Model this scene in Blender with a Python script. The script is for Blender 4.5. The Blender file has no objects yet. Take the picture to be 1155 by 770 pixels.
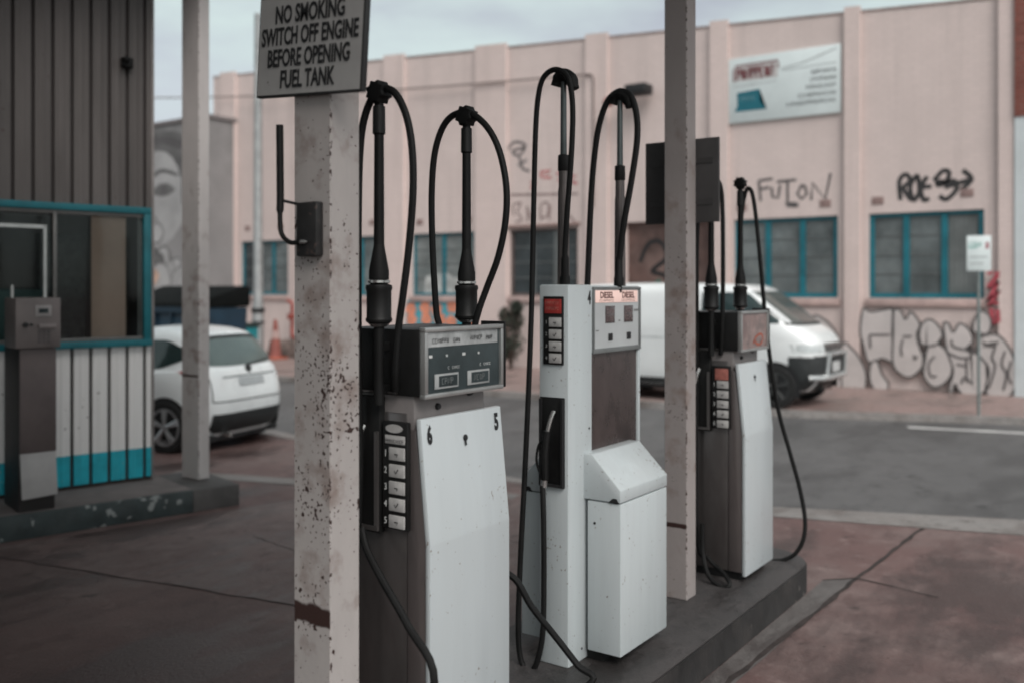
import bpy, bmesh, math, random
from mathutils import Vector, Matrix
random.seed(7)
C = bpy.context.scene.collection
S = bpy.context.scene
R = math.radians
HOSE_A = [(-0.023, -0.305, 0.916), (0.022, -0.325, 0.851), (0.116, -0.345, 0.764), (0.247, -0.365, 0.644), (0.379, -0.385, 0.489), (0.24, -0.385, 0.12), (0.17, -0.375, 0.04), (0.04, -0.345, 0.06), (-0.08, -0.315, 0.27), (-0.046, -0.295, 1.025), (-0.06, -0.285, 1.533), (-0.065, -0.28, 2.014), (-0.056, -0.28, 2.269), (-0.03, -0.28, 2.395), (0.026, -0.28, 2.471), (0.098, -0.28, 2.468), (0.156, -0.28, 2.393), (0.189, -0.28, 2.279), (0.197, -0.28, 2.125), (0.181, -0.28, 1.942), (0.152, -0.28, 1.758), (0.127, -0.28, 1.618), (0.11, -0.275, 1.477), (0.092, -0.255, 1.412)]
HOSE_B = [(-0.08, 0.245, 0.77), (-0.06, 0.305, 0.62), (0.154, 0.355, 0.621), (0.239, 0.395, 0.494), (0.328, 0.455, 0.36), (0.407, 0.475, 0.271), (0.472, 0.475, 0.223), (0.29, 0.375, 0.08), (0.24, 0.305, 0.02), (0.09, 0.285, 0.02), (-0.08, 0.285, 0.12), (-0.16, 0.275, 0.62), (-0.119, 0.255, 1.5), (-0.143, 0.255, 1.682), (-0.162, 0.255, 1.939), (-0.167, 0.255, 2.16), (-0.152, 0.255, 2.324), (-0.11, 0.255, 2.43), (-0.049, 0.255, 2.478), (0.033, 0.255, 2.476), (0.117, 0.255, 2.414), (0.178, 0.255, 2.314), (0.212, 0.255, 2.173), (0.208, 0.255, 2.034), (0.173, 0.255, 1.896), (0.117, 0.255, 1.774), (0.085, 0.245, 1.685), (0.062, 0.24, 1.597), (0.065, 0.225, 1.509)]
HOSE_C = [(-0.029, -0.41, 0.848), (-0.011, -0.43, 0.721), (-0.002, -0.44, 0.436), (-0.009, -0.44, 0.167), (-0.044, -0.44, 0.023), (-0.084, -0.44, -0.024), (-0.129, -0.44, 0.016), (-0.147, -0.44, 0.159), (-0.141, -0.43, 0.493), (-0.122, -0.42, 0.914), (-0.104, -0.41, 1.376), (-0.109, -0.38, 1.753), (-0.112, -0.36, 2.177), (-0.105, -0.355, 2.516), (-0.09, -0.355, 2.684), (-0.06, -0.355, 2.773), (0.0, -0.355, 2.803), (0.059, -0.355, 2.778), (0.091, -0.355, 2.712), (0.103, -0.355, 2.579), (0.093, -0.355, 2.361), (0.068, -0.345, 2.148), (0.046, -0.33, 1.962), (0.037, -0.32, 1.829), (0.025, -0.3, 1.753)]
HOSE_D = [(-0.118, 0.15, 1.728), (-0.121, 0.17, 1.891), (-0.12, 0.19, 2.171), (-0.109, 0.2, 2.405), (-0.077, 0.2, 2.612), (-0.024, 0.2, 2.746), (0.044, 0.2, 2.788), (0.111, 0.2, 2.762), (0.146, 0.2, 2.658), (0.159, 0.18, 2.519), (0.137, 0.16, 2.315), (0.102, 0.15, 2.113), (0.079, 0.15, 1.956), (0.071, 0.15, 1.843), (0.071, 0.15, 1.752)]
HOSE_E = [(-0.015, -0.3, 0.332), (0.0, -0.32, 0.148), (0.066, -0.38, 0.039), (0.159, -0.4, -0.003), (0.195, -0.38, 0.02), (0.126, -0.32, 0.062), (0.023, -0.28, 0.116), (-0.063, -0.27, 0.264), (-0.063, -0.27, 1.363), (-0.063, -0.27, 2.023), (-0.04, -0.27, 2.324), (0.007, -0.27, 2.43), (0.059, -0.27, 2.443), (0.094, -0.27, 2.387), (0.105, -0.27, 2.235), (0.108, -0.27, 1.911), (0.105, -0.27, 1.64), (0.095, -0.26, 1.477), (0.081, -0.24, 1.367)]
HOSE_F = [(-0.009, 0.28, 1.558), (-0.013, 0.29, 1.746), (-0.007, 0.29, 1.982), (0.005, 0.29, 2.218), (0.024, 0.29, 2.364), (0.048, 0.29, 2.433), (0.078, 0.29, 2.408), (0.103, 0.29, 2.272), (0.133, 0.29, 1.98), (0.159, 0.3, 1.659), (0.188, 0.32, 1.34), (0.236, 0.35, 0.979), (0.303, 0.38, 0.703), (0.36, 0.4, 0.474), (0.395, 0.4, 0.277), (0.39, 0.38, 0.147), (0.344, 0.36, 0.053), (0.275, 0.34, 0.006), (0.217, 0.32, -0.005), (0.159, 0.3, -0.022)]
BUBBLES = [[(-4.86, 1.568), (-4.725, 1.507), (-4.442, 1.557), (-4.324, 1.543), (-4.333, 1.111), (-4.309, 0.588), (-4.516, 0.626), (-4.755, 0.538), (-4.86, 0.846), (-4.921, 1.158)], [(-4.725, 0.508), (-4.605, 0.575), (-4.516, 0.331), (-4.397, 0.152), (-4.471, -0.054), (-4.635, 0.014), (-4.74, 0.195)], [(-4.295, 1.544), (-4.164, 1.515), (-4.091, 1.378), (-4.005, 1.517), (-3.905, 1.427), (-3.834, 1.276), (-3.891, 1.093), (-3.848, 0.881), (-3.777, 0.672), (-3.82, 0.458), (-4.019, 0.295), (-4.222, 0.377), (-4.324, 0.587), (-4.309, 1.112)], [(-3.848, 1.124), (-3.791, 1.308), (-3.664, 1.386), (-3.525, 1.283), (-3.441, 1.105), (-3.511, 0.953), (-3.4, 0.837), (-3.276, 0.573), (-3.317, 0.333), (-3.483, 0.159), (-3.65, 0.164), (-3.777, 0.369), (-3.763, 0.672), (-3.707, 0.856), (-3.82, 0.943)], [(-3.428, 1.285), (-3.345, 1.317), (-3.263, 1.155), (-3.154, 1.321), (-2.992, 1.206), (-2.938, 1.001), (-3.045, 0.85), (-2.858, 0.769), (-2.699, 0.6), (-2.699, 0.249), (-2.778, 0.069), (-2.965, -0.032), (-3.154, 0.075), (-3.235, 0.218), (-3.304, -0.054), (-3.331, 0.153), (-3.263, 0.455), (-3.372, 0.838)], [(-2.911, 1.385), (-2.805, 1.548), (-2.673, 1.477), (-2.633, 1.303), (-2.699, 1.14), (-2.831, 1.152), (-2.925, 1.178)], [(-2.831, 1.034), (-2.673, 1.127), (-2.516, 1.116), (-2.361, 0.933), (-2.258, 0.677), (-2.22, 0.391), (-2.284, 0.129), (-2.412, 0.005), (-2.62, -0.009), (-2.725, 0.13), (-2.673, 0.513), (-2.831, 0.77)], [(-5.847, 1.381), (-5.567, 1.316), (-5.359, 1.04), (-5.273, 0.571), (-5.273, -0.04), (-5.724, -0.121), (-5.901, 0.633)], [(-5.256, 0.851), (-5.069, 0.788), (-4.885, 0.536), (-4.802, 0.247), (-4.885, -0.068), (-5.239, -0.091)], [(-6.242, 1.482), (-6.026, 1.432), (-5.883, 1.078), (-5.901, 0.633), (-6.26, 0.619)]]
BUBBLE_STROKES = [[(-4.74, 1.069), (-4.368, 1.08)], [(-4.74, 1.069), (-4.725, 0.82)], [(-4.135, 1.055), (-3.976, 1.06)], [(-4.135, 0.994), (-4.17, 0.84), (-4.149, 0.687)], [(-3.948, 0.71), (-3.919, 0.636), (-3.882, 0.698)], [(-3.707, 0.886), (-3.525, 0.938), (-3.441, 1.075)], [(-3.58, 0.71), (-3.678, 0.555), (-3.65, 0.345), (-3.539, 0.345)], [(-3.29, 1.02), (-3.263, 0.902), (-3.045, 0.85), (-2.885, 0.856)], [(-3.345, 0.779), (-3.154, 0.698), (-2.965, 0.706)], [(-3.208, 0.577), (-3.045, 0.554)], [(-3.04, 0.702), (-3.032, 0.26)], [(-3.127, 0.225), (-3.072, 0.346), (-2.938, 0.235)], [(-2.752, 0.919), (-2.568, 0.984), (-2.62, 0.72), (-2.568, 0.577), (-2.647, 0.252), (-2.699, 0.161)], [(-2.778, 1.006), (-2.647, 0.923), (-2.516, 1.015)], [(-2.412, 0.844), (-2.464, 0.61), (-2.386, 0.44), (-2.438, 0.148)], [(-2.309, 0.675), (-2.361, 0.442), (-2.309, 0.271)]]
FUTON = [[(-6.942, 3.763), (-6.988, 4.189)], [(-6.988, 4.189), (-6.692, 4.213)], [(-6.965, 4.009), (-6.76, 4.041)], [(-6.714, 4.038), (-6.692, 3.838), (-6.579, 3.81), (-6.535, 4.071)], [(-6.602, 4.141), (-6.202, 4.159)], [(-6.379, 4.127), (-6.379, 3.733)], [(-6.093, 4.043), (-6.18, 3.874), (-6.093, 3.761), (-5.984, 3.863), (-6.028, 4.017), (-6.093, 4.043)], [(-5.898, 3.729), (-5.876, 4.072), (-5.62, 3.735), (-5.515, 4.241)], [(-6.423, 3.7), (-6.158, 3.669)], [(-6.401, 3.646), (-6.158, 3.625)]]
ROEG = [[(-4.203, 3.637), (-4.222, 4.007), (-4.106, 4.121), (-4.03, 3.994), (-4.145, 3.858), (-4.01, 3.627)], [(-3.953, 4.05), (-4.03, 3.872), (-3.972, 3.624), (-3.87, 3.781), (-3.896, 4.066), (-3.953, 4.05)], [(-3.726, 4.054), (-3.801, 3.938), (-3.839, 3.779), (-3.783, 3.614), (-3.696, 3.65)], [(-3.801, 3.858), (-3.651, 3.868)], [(-3.614, 3.966), (-3.465, 4.136), (-3.355, 4.109), (-3.392, 3.952), (-3.539, 3.942), (-3.521, 3.88), (-3.264, 3.943), (-3.227, 3.782), (-3.392, 3.613), (-3.521, 3.68)], [(-3.428, 3.835), (-2.939, 3.961)], [(-3.119, 4.131), (-2.975, 3.956), (-3.155, 3.758)]]
REDTAG = [[(-2.695, 2.23), (-2.52, 2.254), (-2.683, 1.943), (-2.52, 2.073), (-2.695, 1.734), (-2.508, 1.917), (-2.672, 1.63), (-2.52, 1.71)], [(-2.683, 1.995), (-2.52, 2.202)], [(-2.637, 1.605), (-2.601, 1.293), (-2.52, 1.373), (-2.532, 1.58)]]
REDSCRIB = [[(-12.682, 4.373), (-12.531, 4.514), (-12.682, 4.524)], [(-12.382, 4.629), (-12.382, 4.754), (-12.116, 4.784), (-12.323, 4.6), (-12.087, 4.609)], [(-11.941, 4.673), (-11.709, 4.706), (-11.883, 4.521), (-11.652, 4.457)], [(-11.623, 4.455), (-11.623, 4.626), (-11.396, 4.586), (-11.595, 4.502), (-11.367, 4.414)]]
REDCOL = [[(-10.893, 3.689), (-10.783, 3.708), (-10.866, 3.544), (-10.756, 3.563)], [(-10.893, 3.402), (-10.756, 3.444), (-10.866, 3.257), (-10.767, 3.277)], [(-10.866, 3.065), (-10.783, 3.087)], [(-10.921, 2.923), (-10.756, 2.967), (-10.866, 2.826)], [(-10.921, 2.683), (-10.783, 2.728)], [(-10.866, 2.491), (-10.756, 2.537), (-10.866, 2.395)]]
DARKSCRIB = [[(-13.358, 5.359), (-13.171, 5.546), (-12.833, 5.441), (-13.017, 5.204), (-13.233, 5.323), (-12.833, 5.39)], [(-13.017, 5.204), (-12.925, 4.893), (-12.712, 4.802)], [(-13.048, 4.953), (-12.803, 5.086)]]
PANEL_SCRIB = [[(-13.171, 3.743), (-13.202, 3.998), (-12.956, 4.036), (-13.078, 3.84), (-12.925, 3.631), (-13.14, 3.589)], [(-12.773, 3.574), (-12.773, 3.926)], [(-12.803, 3.953), (-12.652, 3.619)], [(-12.382, 3.608), (-12.382, 3.957), (-12.175, 3.996), (-12.204, 3.7), (-12.382, 3.658)], [(-12.116, 3.943), (-12.145, 3.598)], [(-11.709, 3.58), (-11.595, 3.673), (-11.424, 3.519)], [(-13.295, 4.258), (-12.712, 4.235), (-11.999, 4.203), (-11.339, 4.175)]]


# ------------------------------------------------------------------ materials
def M(name, col, rough=.6, metal=0.0, var=.12, scale=4.0, col2=None, mix=.5, bump=0.0, bscale=60.0, spec=.5,
      chips=None, coat=0.0, stretch=None):
    """procedural paint / metal / concrete: base colour varied by noise, optional second colour in blotches,
    optional chips = (colour, threshold, scale), optional fine bump"""
    m = bpy.data.materials.new(name); m.use_nodes = True
    nt = m.node_tree; n = nt.nodes; l = nt.links
    b = n['Principled BSDF']
    tc = n.new('ShaderNodeTexCoord')
    vec = tc.outputs['Object']
    if stretch:
        mp = n.new('ShaderNodeMapping'); mp.inputs['Scale'].default_value = stretch
        l.new(vec, mp.inputs['Vector']); svec = mp.outputs['Vector']
    else: svec = vec
    def noise(sc, det=5.0, ro=.6, v=None):
        t = n.new('ShaderNodeTexNoise'); t.inputs['Scale'].default_value = sc
        t.inputs['Detail'].default_value = det; t.inputs['Roughness'].default_value = ro
        l.new(v or svec, t.inputs['Vector']); return t.outputs['Fac']
    def ramp(fac, a, b_):
        r = n.new('ShaderNodeMapRange'); r.inputs[1].default_value = a; r.inputs[2].default_value = b_
        r.clamp = True; l.new(fac, r.inputs[0]); return r.outputs[0]
    def mixc(f, a, b_):
        x = n.new('ShaderNodeMix'); x.data_type = 'RGBA'
        if isinstance(f, float): x.inputs[0].default_value = f
        else: l.new(f, x.inputs[0])
        for s, v in ((6, a), (7, b_)):
            if isinstance(v, tuple): x.inputs[s].default_value = (*v, 1)
            else: l.new(v, x.inputs[s])
        return x.outputs[2]
    f = noise(scale)
    lo = tuple(c*(1-var*1.6) for c in col); hi = tuple(min(1, c*(1+var)) for c in col)
    cur = mixc(ramp(f, .3, .7), lo, hi)
    if col2:
        cur = mixc(ramp(noise(scale*.45, 6, .65), 1-mix-.12, 1-mix+.12), cur, col2)
    if chips:
        cc, th, cs = chips
        g = n.new('ShaderNodeMath'); g.operation = 'ADD'
        h = n.new('ShaderNodeMath'); h.operation = 'MULTIPLY'; h.inputs[1].default_value = .35
        l.new(noise(cs*.12, 3, .5, vec), h.inputs[0]); l.new(h.outputs[0], g.inputs[0]); l.new(noise(cs, 4, .55, vec), g.inputs[1])
        cur = mixc(ramp(g.outputs[0], th, th+.02), cur, cc)
    l.new(cur, b.inputs['Base Color'])
    b.inputs['Metallic'].default_value = metal
    rr = n.new('ShaderNodeMapRange'); rr.inputs[3].default_value = max(.02, rough-.1); rr.inputs[4].default_value = min(1, rough+.1)
    l.new(f, rr.inputs[0]); l.new(rr.outputs[0], b.inputs['Roughness'])
    b.inputs['Specular IOR Level'].default_value = spec
    b.inputs['Coat Weight'].default_value = coat
    if bump:
        bp = n.new('ShaderNodeBump'); bp.inputs['Strength'].default_value = bump; bp.inputs['Distance'].default_value = .01
        l.new(noise(bscale, 6, .6, vec), bp.inputs['Height']); l.new(bp.outputs[0], b.inputs['Normal'])
    return m

def glass_mat(name, tint, gloss=.6):
    m = bpy.data.materials.new(name); m.use_nodes = True
    nt = m.node_tree; n = nt.nodes; l = nt.links; n.remove(n['Principled BSDF'])
    out = n['Material Output']
    t = n.new('ShaderNodeBsdfTransparent'); t.inputs[0].default_value = (*tint, 1)
    g = n.new('ShaderNodeBsdfGlossy'); g.inputs['Roughness'].default_value = .06; g.inputs[0].default_value = (gloss, gloss, gloss, 1)
    lw = n.new('ShaderNodeFresnel'); lw.inputs[0].default_value = 1.5
    mx = n.new('ShaderNodeMixShader'); l.new(lw.outputs[0], mx.inputs[0]); l.new(t.outputs[0], mx.inputs[1]); l.new(g.outputs[0], mx.inputs[2])
    l.new(mx.outputs[0], out.inputs[0]); return m

def brick_mat(name, col, mortar, rough=.8, bump=.4, var=.1, blotch=None):
    m = bpy.data.materials.new(name); m.use_nodes = True
    nt = m.node_tree; n = nt.nodes; l = nt.links; b = n['Principled BSDF']
    tc = n.new('ShaderNodeTexCoord'); sp = n.new('ShaderNodeSeparateXYZ'); cb = n.new('ShaderNodeCombineXYZ')
    l.new(tc.outputs['Object'], sp.inputs[0]); l.new(sp.outputs[0], cb.inputs[0]); l.new(sp.outputs[2], cb.inputs[1])
    br = n.new('ShaderNodeTexBrick'); br.inputs['Scale'].default_value = 1.0
    br.inputs['Brick Width'].default_value = .23; br.inputs['Row Height'].default_value = .086; br.inputs['Mortar Size'].default_value = .008
    br.inputs['Color1'].default_value = (*[c*(1-var) for c in col], 1); br.inputs['Color2'].default_value = (*[min(1, c*(1+var)) for c in col], 1)
    br.inputs['Mortar'].default_value = (*mortar, 1)
    l.new(cb.outputs[0], br.inputs['Vector'])
    ns = n.new('ShaderNodeTexNoise'); ns.inputs['Scale'].default_value = .7; ns.inputs['Detail'].default_value = 7; ns.inputs['Roughness'].default_value = .65
    l.new(tc.outputs['Object'], ns.inputs['Vector'])
    mr = n.new('ShaderNodeMapRange'); mr.inputs[1].default_value = .42; mr.inputs[2].default_value = .75
    l.new(ns.outputs['Fac'], mr.inputs[0])
    mp = n.new('ShaderNodeMapping'); mp.inputs['Scale'].default_value = (2.2, 2.2, .16); l.new(tc.outputs['Object'], mp.inputs[0])
    n2 = n.new('ShaderNodeTexNoise'); n2.inputs['Scale'].default_value = 1.0; n2.inputs['Detail'].default_value = 7; n2.inputs['Roughness'].default_value = .7
    l.new(mp.outputs[0], n2.inputs['Vector'])
    m2 = n.new('ShaderNodeMapRange'); m2.inputs[1].default_value = .50; m2.inputs[2].default_value = .74; m2.inputs[4].default_value = .5; l.new(n2.outputs['Fac'], m2.inputs[0])
    x2 = n.new('ShaderNodeMix'); x2.data_type = 'RGBA'; l.new(m2.outputs[0], x2.inputs[0]); l.new(br.outputs['Color'], x2.inputs[6]); x2.inputs[7].default_value = (*[c*.72 for c in (blotch or col)], 1)
    mx = n.new('ShaderNodeMix'); mx.data_type = 'RGBA'; l.new(x2.outputs[2], mx.inputs[6])
    mx.inputs[7].default_value = (*(blotch or [c*.8 for c in col]), 1)
    l.new(mr.outputs[0], mx.inputs[0]); l.new(mx.outputs[2], b.inputs['Base Color'])
    b.inputs['Roughness'].default_value = rough; b.inputs['Specular IOR Level'].default_value = .25
    bp = n.new('ShaderNodeBump'); bp.inputs['Strength'].default_value = bump; bp.inputs['Distance'].default_value = .01; bp.invert = True
    l.new(br.outputs['Fac'], bp.inputs['Height']); l.new(bp.outputs[0], b.inputs['Normal'])
    return m

def rusty_paint(name, col, corner, band_z, dens=.0, band_w=.02):
    """old white paint on a square post: brown chips, chips along one arris, one broad rust band round a height"""
    m = M(name, col, rough=.62, var=.10, scale=3.0, col2=tuple(c*.78 for c in col), mix=.42, bump=.12, bscale=40, stretch=(1, 1, .35))
    nt = m.node_tree; n = nt.nodes; l = nt.links; b = n['Principled BSDF']
    src = b.inputs['Base Color'].links[0].from_socket
    tc = n.new('ShaderNodeTexCoord'); v = tc.outputs['Object']
    def noise(sc, det=3.0, ro=.5, off=0):
        t = n.new('ShaderNodeTexNoise'); t.inputs['Scale'].default_value = sc; t.inputs['Detail'].default_value = det; t.inputs['Roughness'].default_value = ro
        mp = n.new('ShaderNodeMapping'); mp.inputs['Location'].default_value = (off, off, off); l.new(v, mp.inputs['Vector'])
        l.new(mp.outputs[0], t.inputs['Vector']); return t.outputs['Fac']
    def math_(op, a, b_=None):
        x = n.new('ShaderNodeMath'); x.operation = op
        for i, q in enumerate((a, b_)):
            if q is None: continue
            if isinstance(q, (int, float)): x.inputs[i].default_value = q
            else: l.new(q, x.inputs[i])
        return x.outputs[0]
    def step(a, lo, hi):
        r = n.new('ShaderNodeMapRange'); r.inputs[1].default_value = lo; r.inputs[2].default_value = hi; r.clamp = True
        l.new(a, r.inputs[0]); return r.outputs[0]
    sp = n.new('ShaderNodeSeparateXYZ'); l.new(v, sp.inputs[0])
    zt = n.new('ShaderNodeMapRange'); zt.inputs[1].default_value = .25; zt.inputs[2].default_value = 1.1; zt.inputs[3].default_value = .05; zt.inputs[4].default_value = -.05; zt.clamp = True
    l.new(math_('ABSOLUTE', math_('SUBTRACT', sp.outputs[2], 1.45)), zt.inputs[0])
    bias = math_('ADD', math_('MULTIPLY', math_('SUBTRACT', noise(4.5, 3, .6, 3), .5), .55), zt.outputs[0])
    bias = math_('SUBTRACT', bias, math_('MULTIPLY', step(sp.outputs[1], -corner[1]*-.98, -corner[1]*-.97), .055))
    chips = step(math_('ADD', noise(88, 1, .3), bias), .735-dens, .75-dens)
    blot = step(math_('ADD', noise(24, 2, .5, 9), math_('MULTIPLY', bias, .8)), .725-dens*.6, .74-dens*.6)
    dx = math_('ABSOLUTE', math_('SUBTRACT', sp.outputs[0], corner[0])); dy = math_('ABSOLUTE', math_('SUBTRACT', sp.outputs[1], corner[1]))
    edge = step(math_('ADD', math_('MULTIPLY', math_('ADD', dx, dy), -28), noise(45, 4, .6, 5)), .42, .46)
    dz = math_('ABSOLUTE', math_('SUBTRACT', sp.outputs[2], band_z))
    left = step(math_('MULTIPLY', sp.outputs[1], -1), -corner[1]*.975, -corner[1]*.985)
    band = math_('MULTIPLY', step(math_('ADD', math_('MULTIPLY', dz, -1), math_('MULTIPLY', noise(18, 3, .5, 7), band_w)), -band_w*.55, -band_w*.3), left)
    # run-down rust stain beneath the lap joint
    st = math_('MULTIPLY', step(math_('ADD', noise(7, 5, .6, 2), zt.outputs[0]), .56, .74), .7)
    x1 = n.new('ShaderNodeMix'); x1.data_type = 'RGBA'; l.new(st, x1.inputs[0]); l.new(src, x1.inputs[6]); x1.inputs[7].default_value = (.17, .115, .095, 1)
    tot = math_('MAXIMUM', math_('MAXIMUM', chips, blot), math_('MAXIMUM', edge, band))
    x2 = n.new('ShaderNodeMix'); x2.data_type = 'RGBA'; l.new(tot, x2.inputs[0]); l.new(x1.outputs[2], x2.inputs[6]); x2.inputs[7].default_value = (.035, .015, .012, 1)
    l.new(x2.outputs[2], b.inputs['Base Color'])
    return m

# ------------------------------------------------------------------ mesh building
class MB:
    def __init__(s): s.bm = bmesh.new()
    def box(s, x0, y0, z0, x1, y1, z1, bev=0.0, seg=2):
        r = bmesh.ops.create_cube(s.bm, size=1.0); vs = r['verts']
        for v in vs:
            v.co = Vector((x0 if v.co.x < 0 else x1, y0 if v.co.y < 0 else y1, z0 if v.co.z < 0 else z1))
        if bev:
            es = list({e for v in vs for e in v.link_edges})
            bmesh.ops.bevel(s.bm, geom=es, offset=bev, segments=seg, profile=.5, affect='EDGES')
        return s
    def prism(s, pts, axis, a, b, bev=0.0):
        """2-D outline extruded along axis ('x': pts are (y,z); 'y': (x,z); 'z': (x,y))"""
        def P(p, t): return {'x': (t, p[0], p[1]), 'y': (p[0], t, p[1]), 'z': (p[0], p[1], t)}[axis]
        va = [s.bm.verts.new(P(p, a)) for p in pts]; vb = [s.bm.verts.new(P(p, b)) for p in pts]
        n = len(pts); fs = [s.bm.faces.new(va), s.bm.faces.new(vb[::-1])]
        for i in range(n): fs.append(s.bm.faces.new((va[i], vb[i], vb[(i+1) % n], va[(i+1) % n])))
        bmesh.ops.recalc_face_normals(s.bm, faces=fs)
        if bev:
            es = list({e for f in fs for e in f.edges})
            bmesh.ops.bevel(s.bm, geom=es, offset=bev, segments=2, profile=.5, affect='EDGES')
        return s
    def tube(s, pts, r, seg=10, smooth=0, cap=True):
        pts = [Vector(p) for p in pts]
        if smooth: pts = crv(pts, smooth)
        n = len(pts); rad = r if isinstance(r, (list, tuple)) else [r]*n
        if len(rad) != n: rad = [rad[min(len(rad)-1, int(i*len(rad)/n))] for i in range(n)]
        t0 = (pts[1]-pts[0]).normalized(); up = Vector((0, 0, 1)) if abs(t0.z) < .9 else Vector((1, 0, 0))
        nrm = t0.cross(up).normalized(); rings = []
        for i in range(n):
            t = (pts[min(i+1, n-1)]-pts[max(i-1, 0)]).normalized()
            nrm = (nrm-t*nrm.dot(t)).normalized(); bi = t.cross(nrm)
            rings.append([s.bm.verts.new(pts[i]+rad[i]*(math.cos(2*math.pi*k/seg)*nrm+math.sin(2*math.pi*k/seg)*bi)) for k in range(seg)])
        for i in range(n-1):
            for k in range(seg):
                s.bm.faces.new((rings[i][k], rings[i][(k+1) % seg], rings[i+1][(k+1) % seg], rings[i+1][k]))
        if cap: s.bm.faces.new(rings[0][::-1]); s.bm.faces.new(rings[-1])
        return s
    def cyl(s, a, b, r, seg=20): return s.tube([a, b], r, seg)
    def lathe(s, c, axis, prof, seg=24):
        """prof = [(distance along axis, radius)...]"""
        c = Vector(c); ax = Vector(axis).normalized()
        u = ax.cross(Vector((0, 0, 1)) if abs(ax.z) < .9 else Vector((1, 0, 0))).normalized(); w = ax.cross(u)
        rings = [[s.bm.verts.new(c+ax*t+max(r, 1e-4)*(math.cos(2*math.pi*k/seg)*u+math.sin(2*math.pi*k/seg)*w)) for k in range(seg)] for t, r in prof]
        for i in range(len(rings)-1):
            for k in range(seg): s.bm.faces.new((rings[i][k], rings[i][(k+1) % seg], rings[i+1][(k+1) % seg], rings[i+1][k]))
        s.bm.faces.new(rings[0][::-1]); s.bm.faces.new(rings[-1]); return s
    def quad(s, *p): s.bm.faces.new([s.bm.verts.new(q) for q in p]); return s
    def poly(s, pts, o, xd, yd):
        o, xd, yd = Vector(o), Vector(xd), Vector(yd)
        f = s.bm.faces.new([s.bm.verts.new(o+xd*a+yd*b) for a, b in pts])
        bmesh.ops.triangulate(s.bm, faces=[f]); return s
    def stroke(s, pts, w, o, xd, yd, sm=0):
        """a flat ribbon (paint or ink) along a 2-D line on the plane o + x*xd + y*yd"""
        o, xd, yd = Vector(o), Vector(xd), Vector(yd)
        p = [Vector((a, b, 0)) for a, b in pts]
        if sm and len(p) > 2: p = crv(p, sm)
        L = []
        for i in range(len(p)):
            t = (p[min(i+1, len(p)-1)]-p[max(i-1, 0)]); t = t.normalized() if t.length > 1e-7 else Vector((1, 0, 0))
            q = Vector((-t.y, t.x, 0))*w*.5; L.append((p[i]+q, p[i]-q))
        vs = [[s.bm.verts.new(o+xd*c.x+yd*c.y) for c in ab] for ab in L]
        for i in range(len(vs)-1): s.bm.faces.new((vs[i][0], vs[i+1][0], vs[i+1][1], vs[i][1]))
        return s
    def text(s, txt, size, o, xd, yd, align='CENTER', depth=.0006, sx=1.0, bold=0.0):
        cu = bpy.data.curves.new('lettering', 'FONT'); cu.body = txt; cu.size = size; cu.align_x = align; cu.align_y = 'CENTER'
        cu.extrude = depth; cu.offset = bold; cu.resolution_u = 3
        ob = bpy.data.objects.new('lettering', cu); C.objects.link(ob)
        dg = bpy.context.evaluated_depsgraph_get(); me = bpy.data.meshes.new_from_object(ob.evaluated_get(dg))
        o, xd, yd = Vector(o), Vector(xd).normalized(), Vector(yd).normalized(); zd = xd.cross(yd)
        vm = [s.bm.verts.new(o+xd*v.co.x*sx+yd*v.co.y+zd*v.co.z) for v in me.vertices]
        for p in me.polygons:
            try: s.bm.faces.new([vm[i] for i in p.vertices])
            except ValueError: pass
        bpy.data.objects.remove(ob); bpy.data.curves.remove(cu); bpy.data.meshes.remove(me); return s
    def scribble(s, w, h, o, xd, yd, n=8, lw=.15, seed=1):
        """a word too blurred to read: a row of small letter-like strokes"""
        rn = random.Random(seed); o = Vector(o); st = w/n
        for i in range(n):
            x = i*st; k = rn.randint(0, 3)
            L = {0: [(.15, 0), (.15, 1), (.75, .9), (.75, .5), (.2, .5)], 1: [(.8, .9), (.2, .9), (.2, 0), (.8, 0)],
                 2: [(.15, 0), (.2, 1), (.75, 0), (.8, 1)], 3: [(.5, 0), (.2, .3), (.3, .9), (.75, .8), (.7, .1), (.5, 0)]}[k]
            s.stroke([(x+a*st, b*h) for a, b in L], lw*h, o, xd, yd)
        return s
    def build(s, name, mat, parent=None, loc=(0, 0, 0), rotz=0.0, angle=35):
        me = bpy.data.meshes.new(name); s.bm.to_mesh(me); s.bm.free()
        me.materials.append(mat)
        me.polygons.foreach_set('use_smooth', [True]*len(me.polygons)); me.set_sharp_from_angle(angle=R(angle))
        o = bpy.data.objects.new(name, me); C.objects.link(o); o.location = loc; o.rotation_euler[2] = rotz
        if parent: o.parent = parent
        return o

def crv(p, k):
    """Catmull-Rom through points, k samples per span"""
    out = []; n = len(p)
    for i in range(n-1):
        a, b, c, d = p[max(i-1, 0)], p[i], p[i+1], p[min(i+2, n-1)]
        for j in range(k):
            t = j/k
            out.append(.5*((2*b)+(c-a)*t+(2*a-5*b+4*c-d)*t*t+(3*b-a-3*c+d)*t*t*t))
    out.append(p[-1].copy()); return out

def tag(o, label, cat, group=None, kind=None):
    if label: o['label'] = label
    if cat: o['category'] = cat
    if group: o['group'] = group
    if kind: o['kind'] = kind
    return o
def thing(name, label, cat, loc, rotz=0.0, group=None):
    o = bpy.data.objects.new(name, None); o.empty_display_size = .2; C.objects.link(o); o.location = loc; o.rotation_euler[2] = rotz
    return tag(o, label, cat, group)
def struct(o): o['kind'] = 'structure'; return o

X, Y, Z = Vector((1, 0, 0)), Vector((0, 1, 0)), Vector((0, 0, 1))

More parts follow.
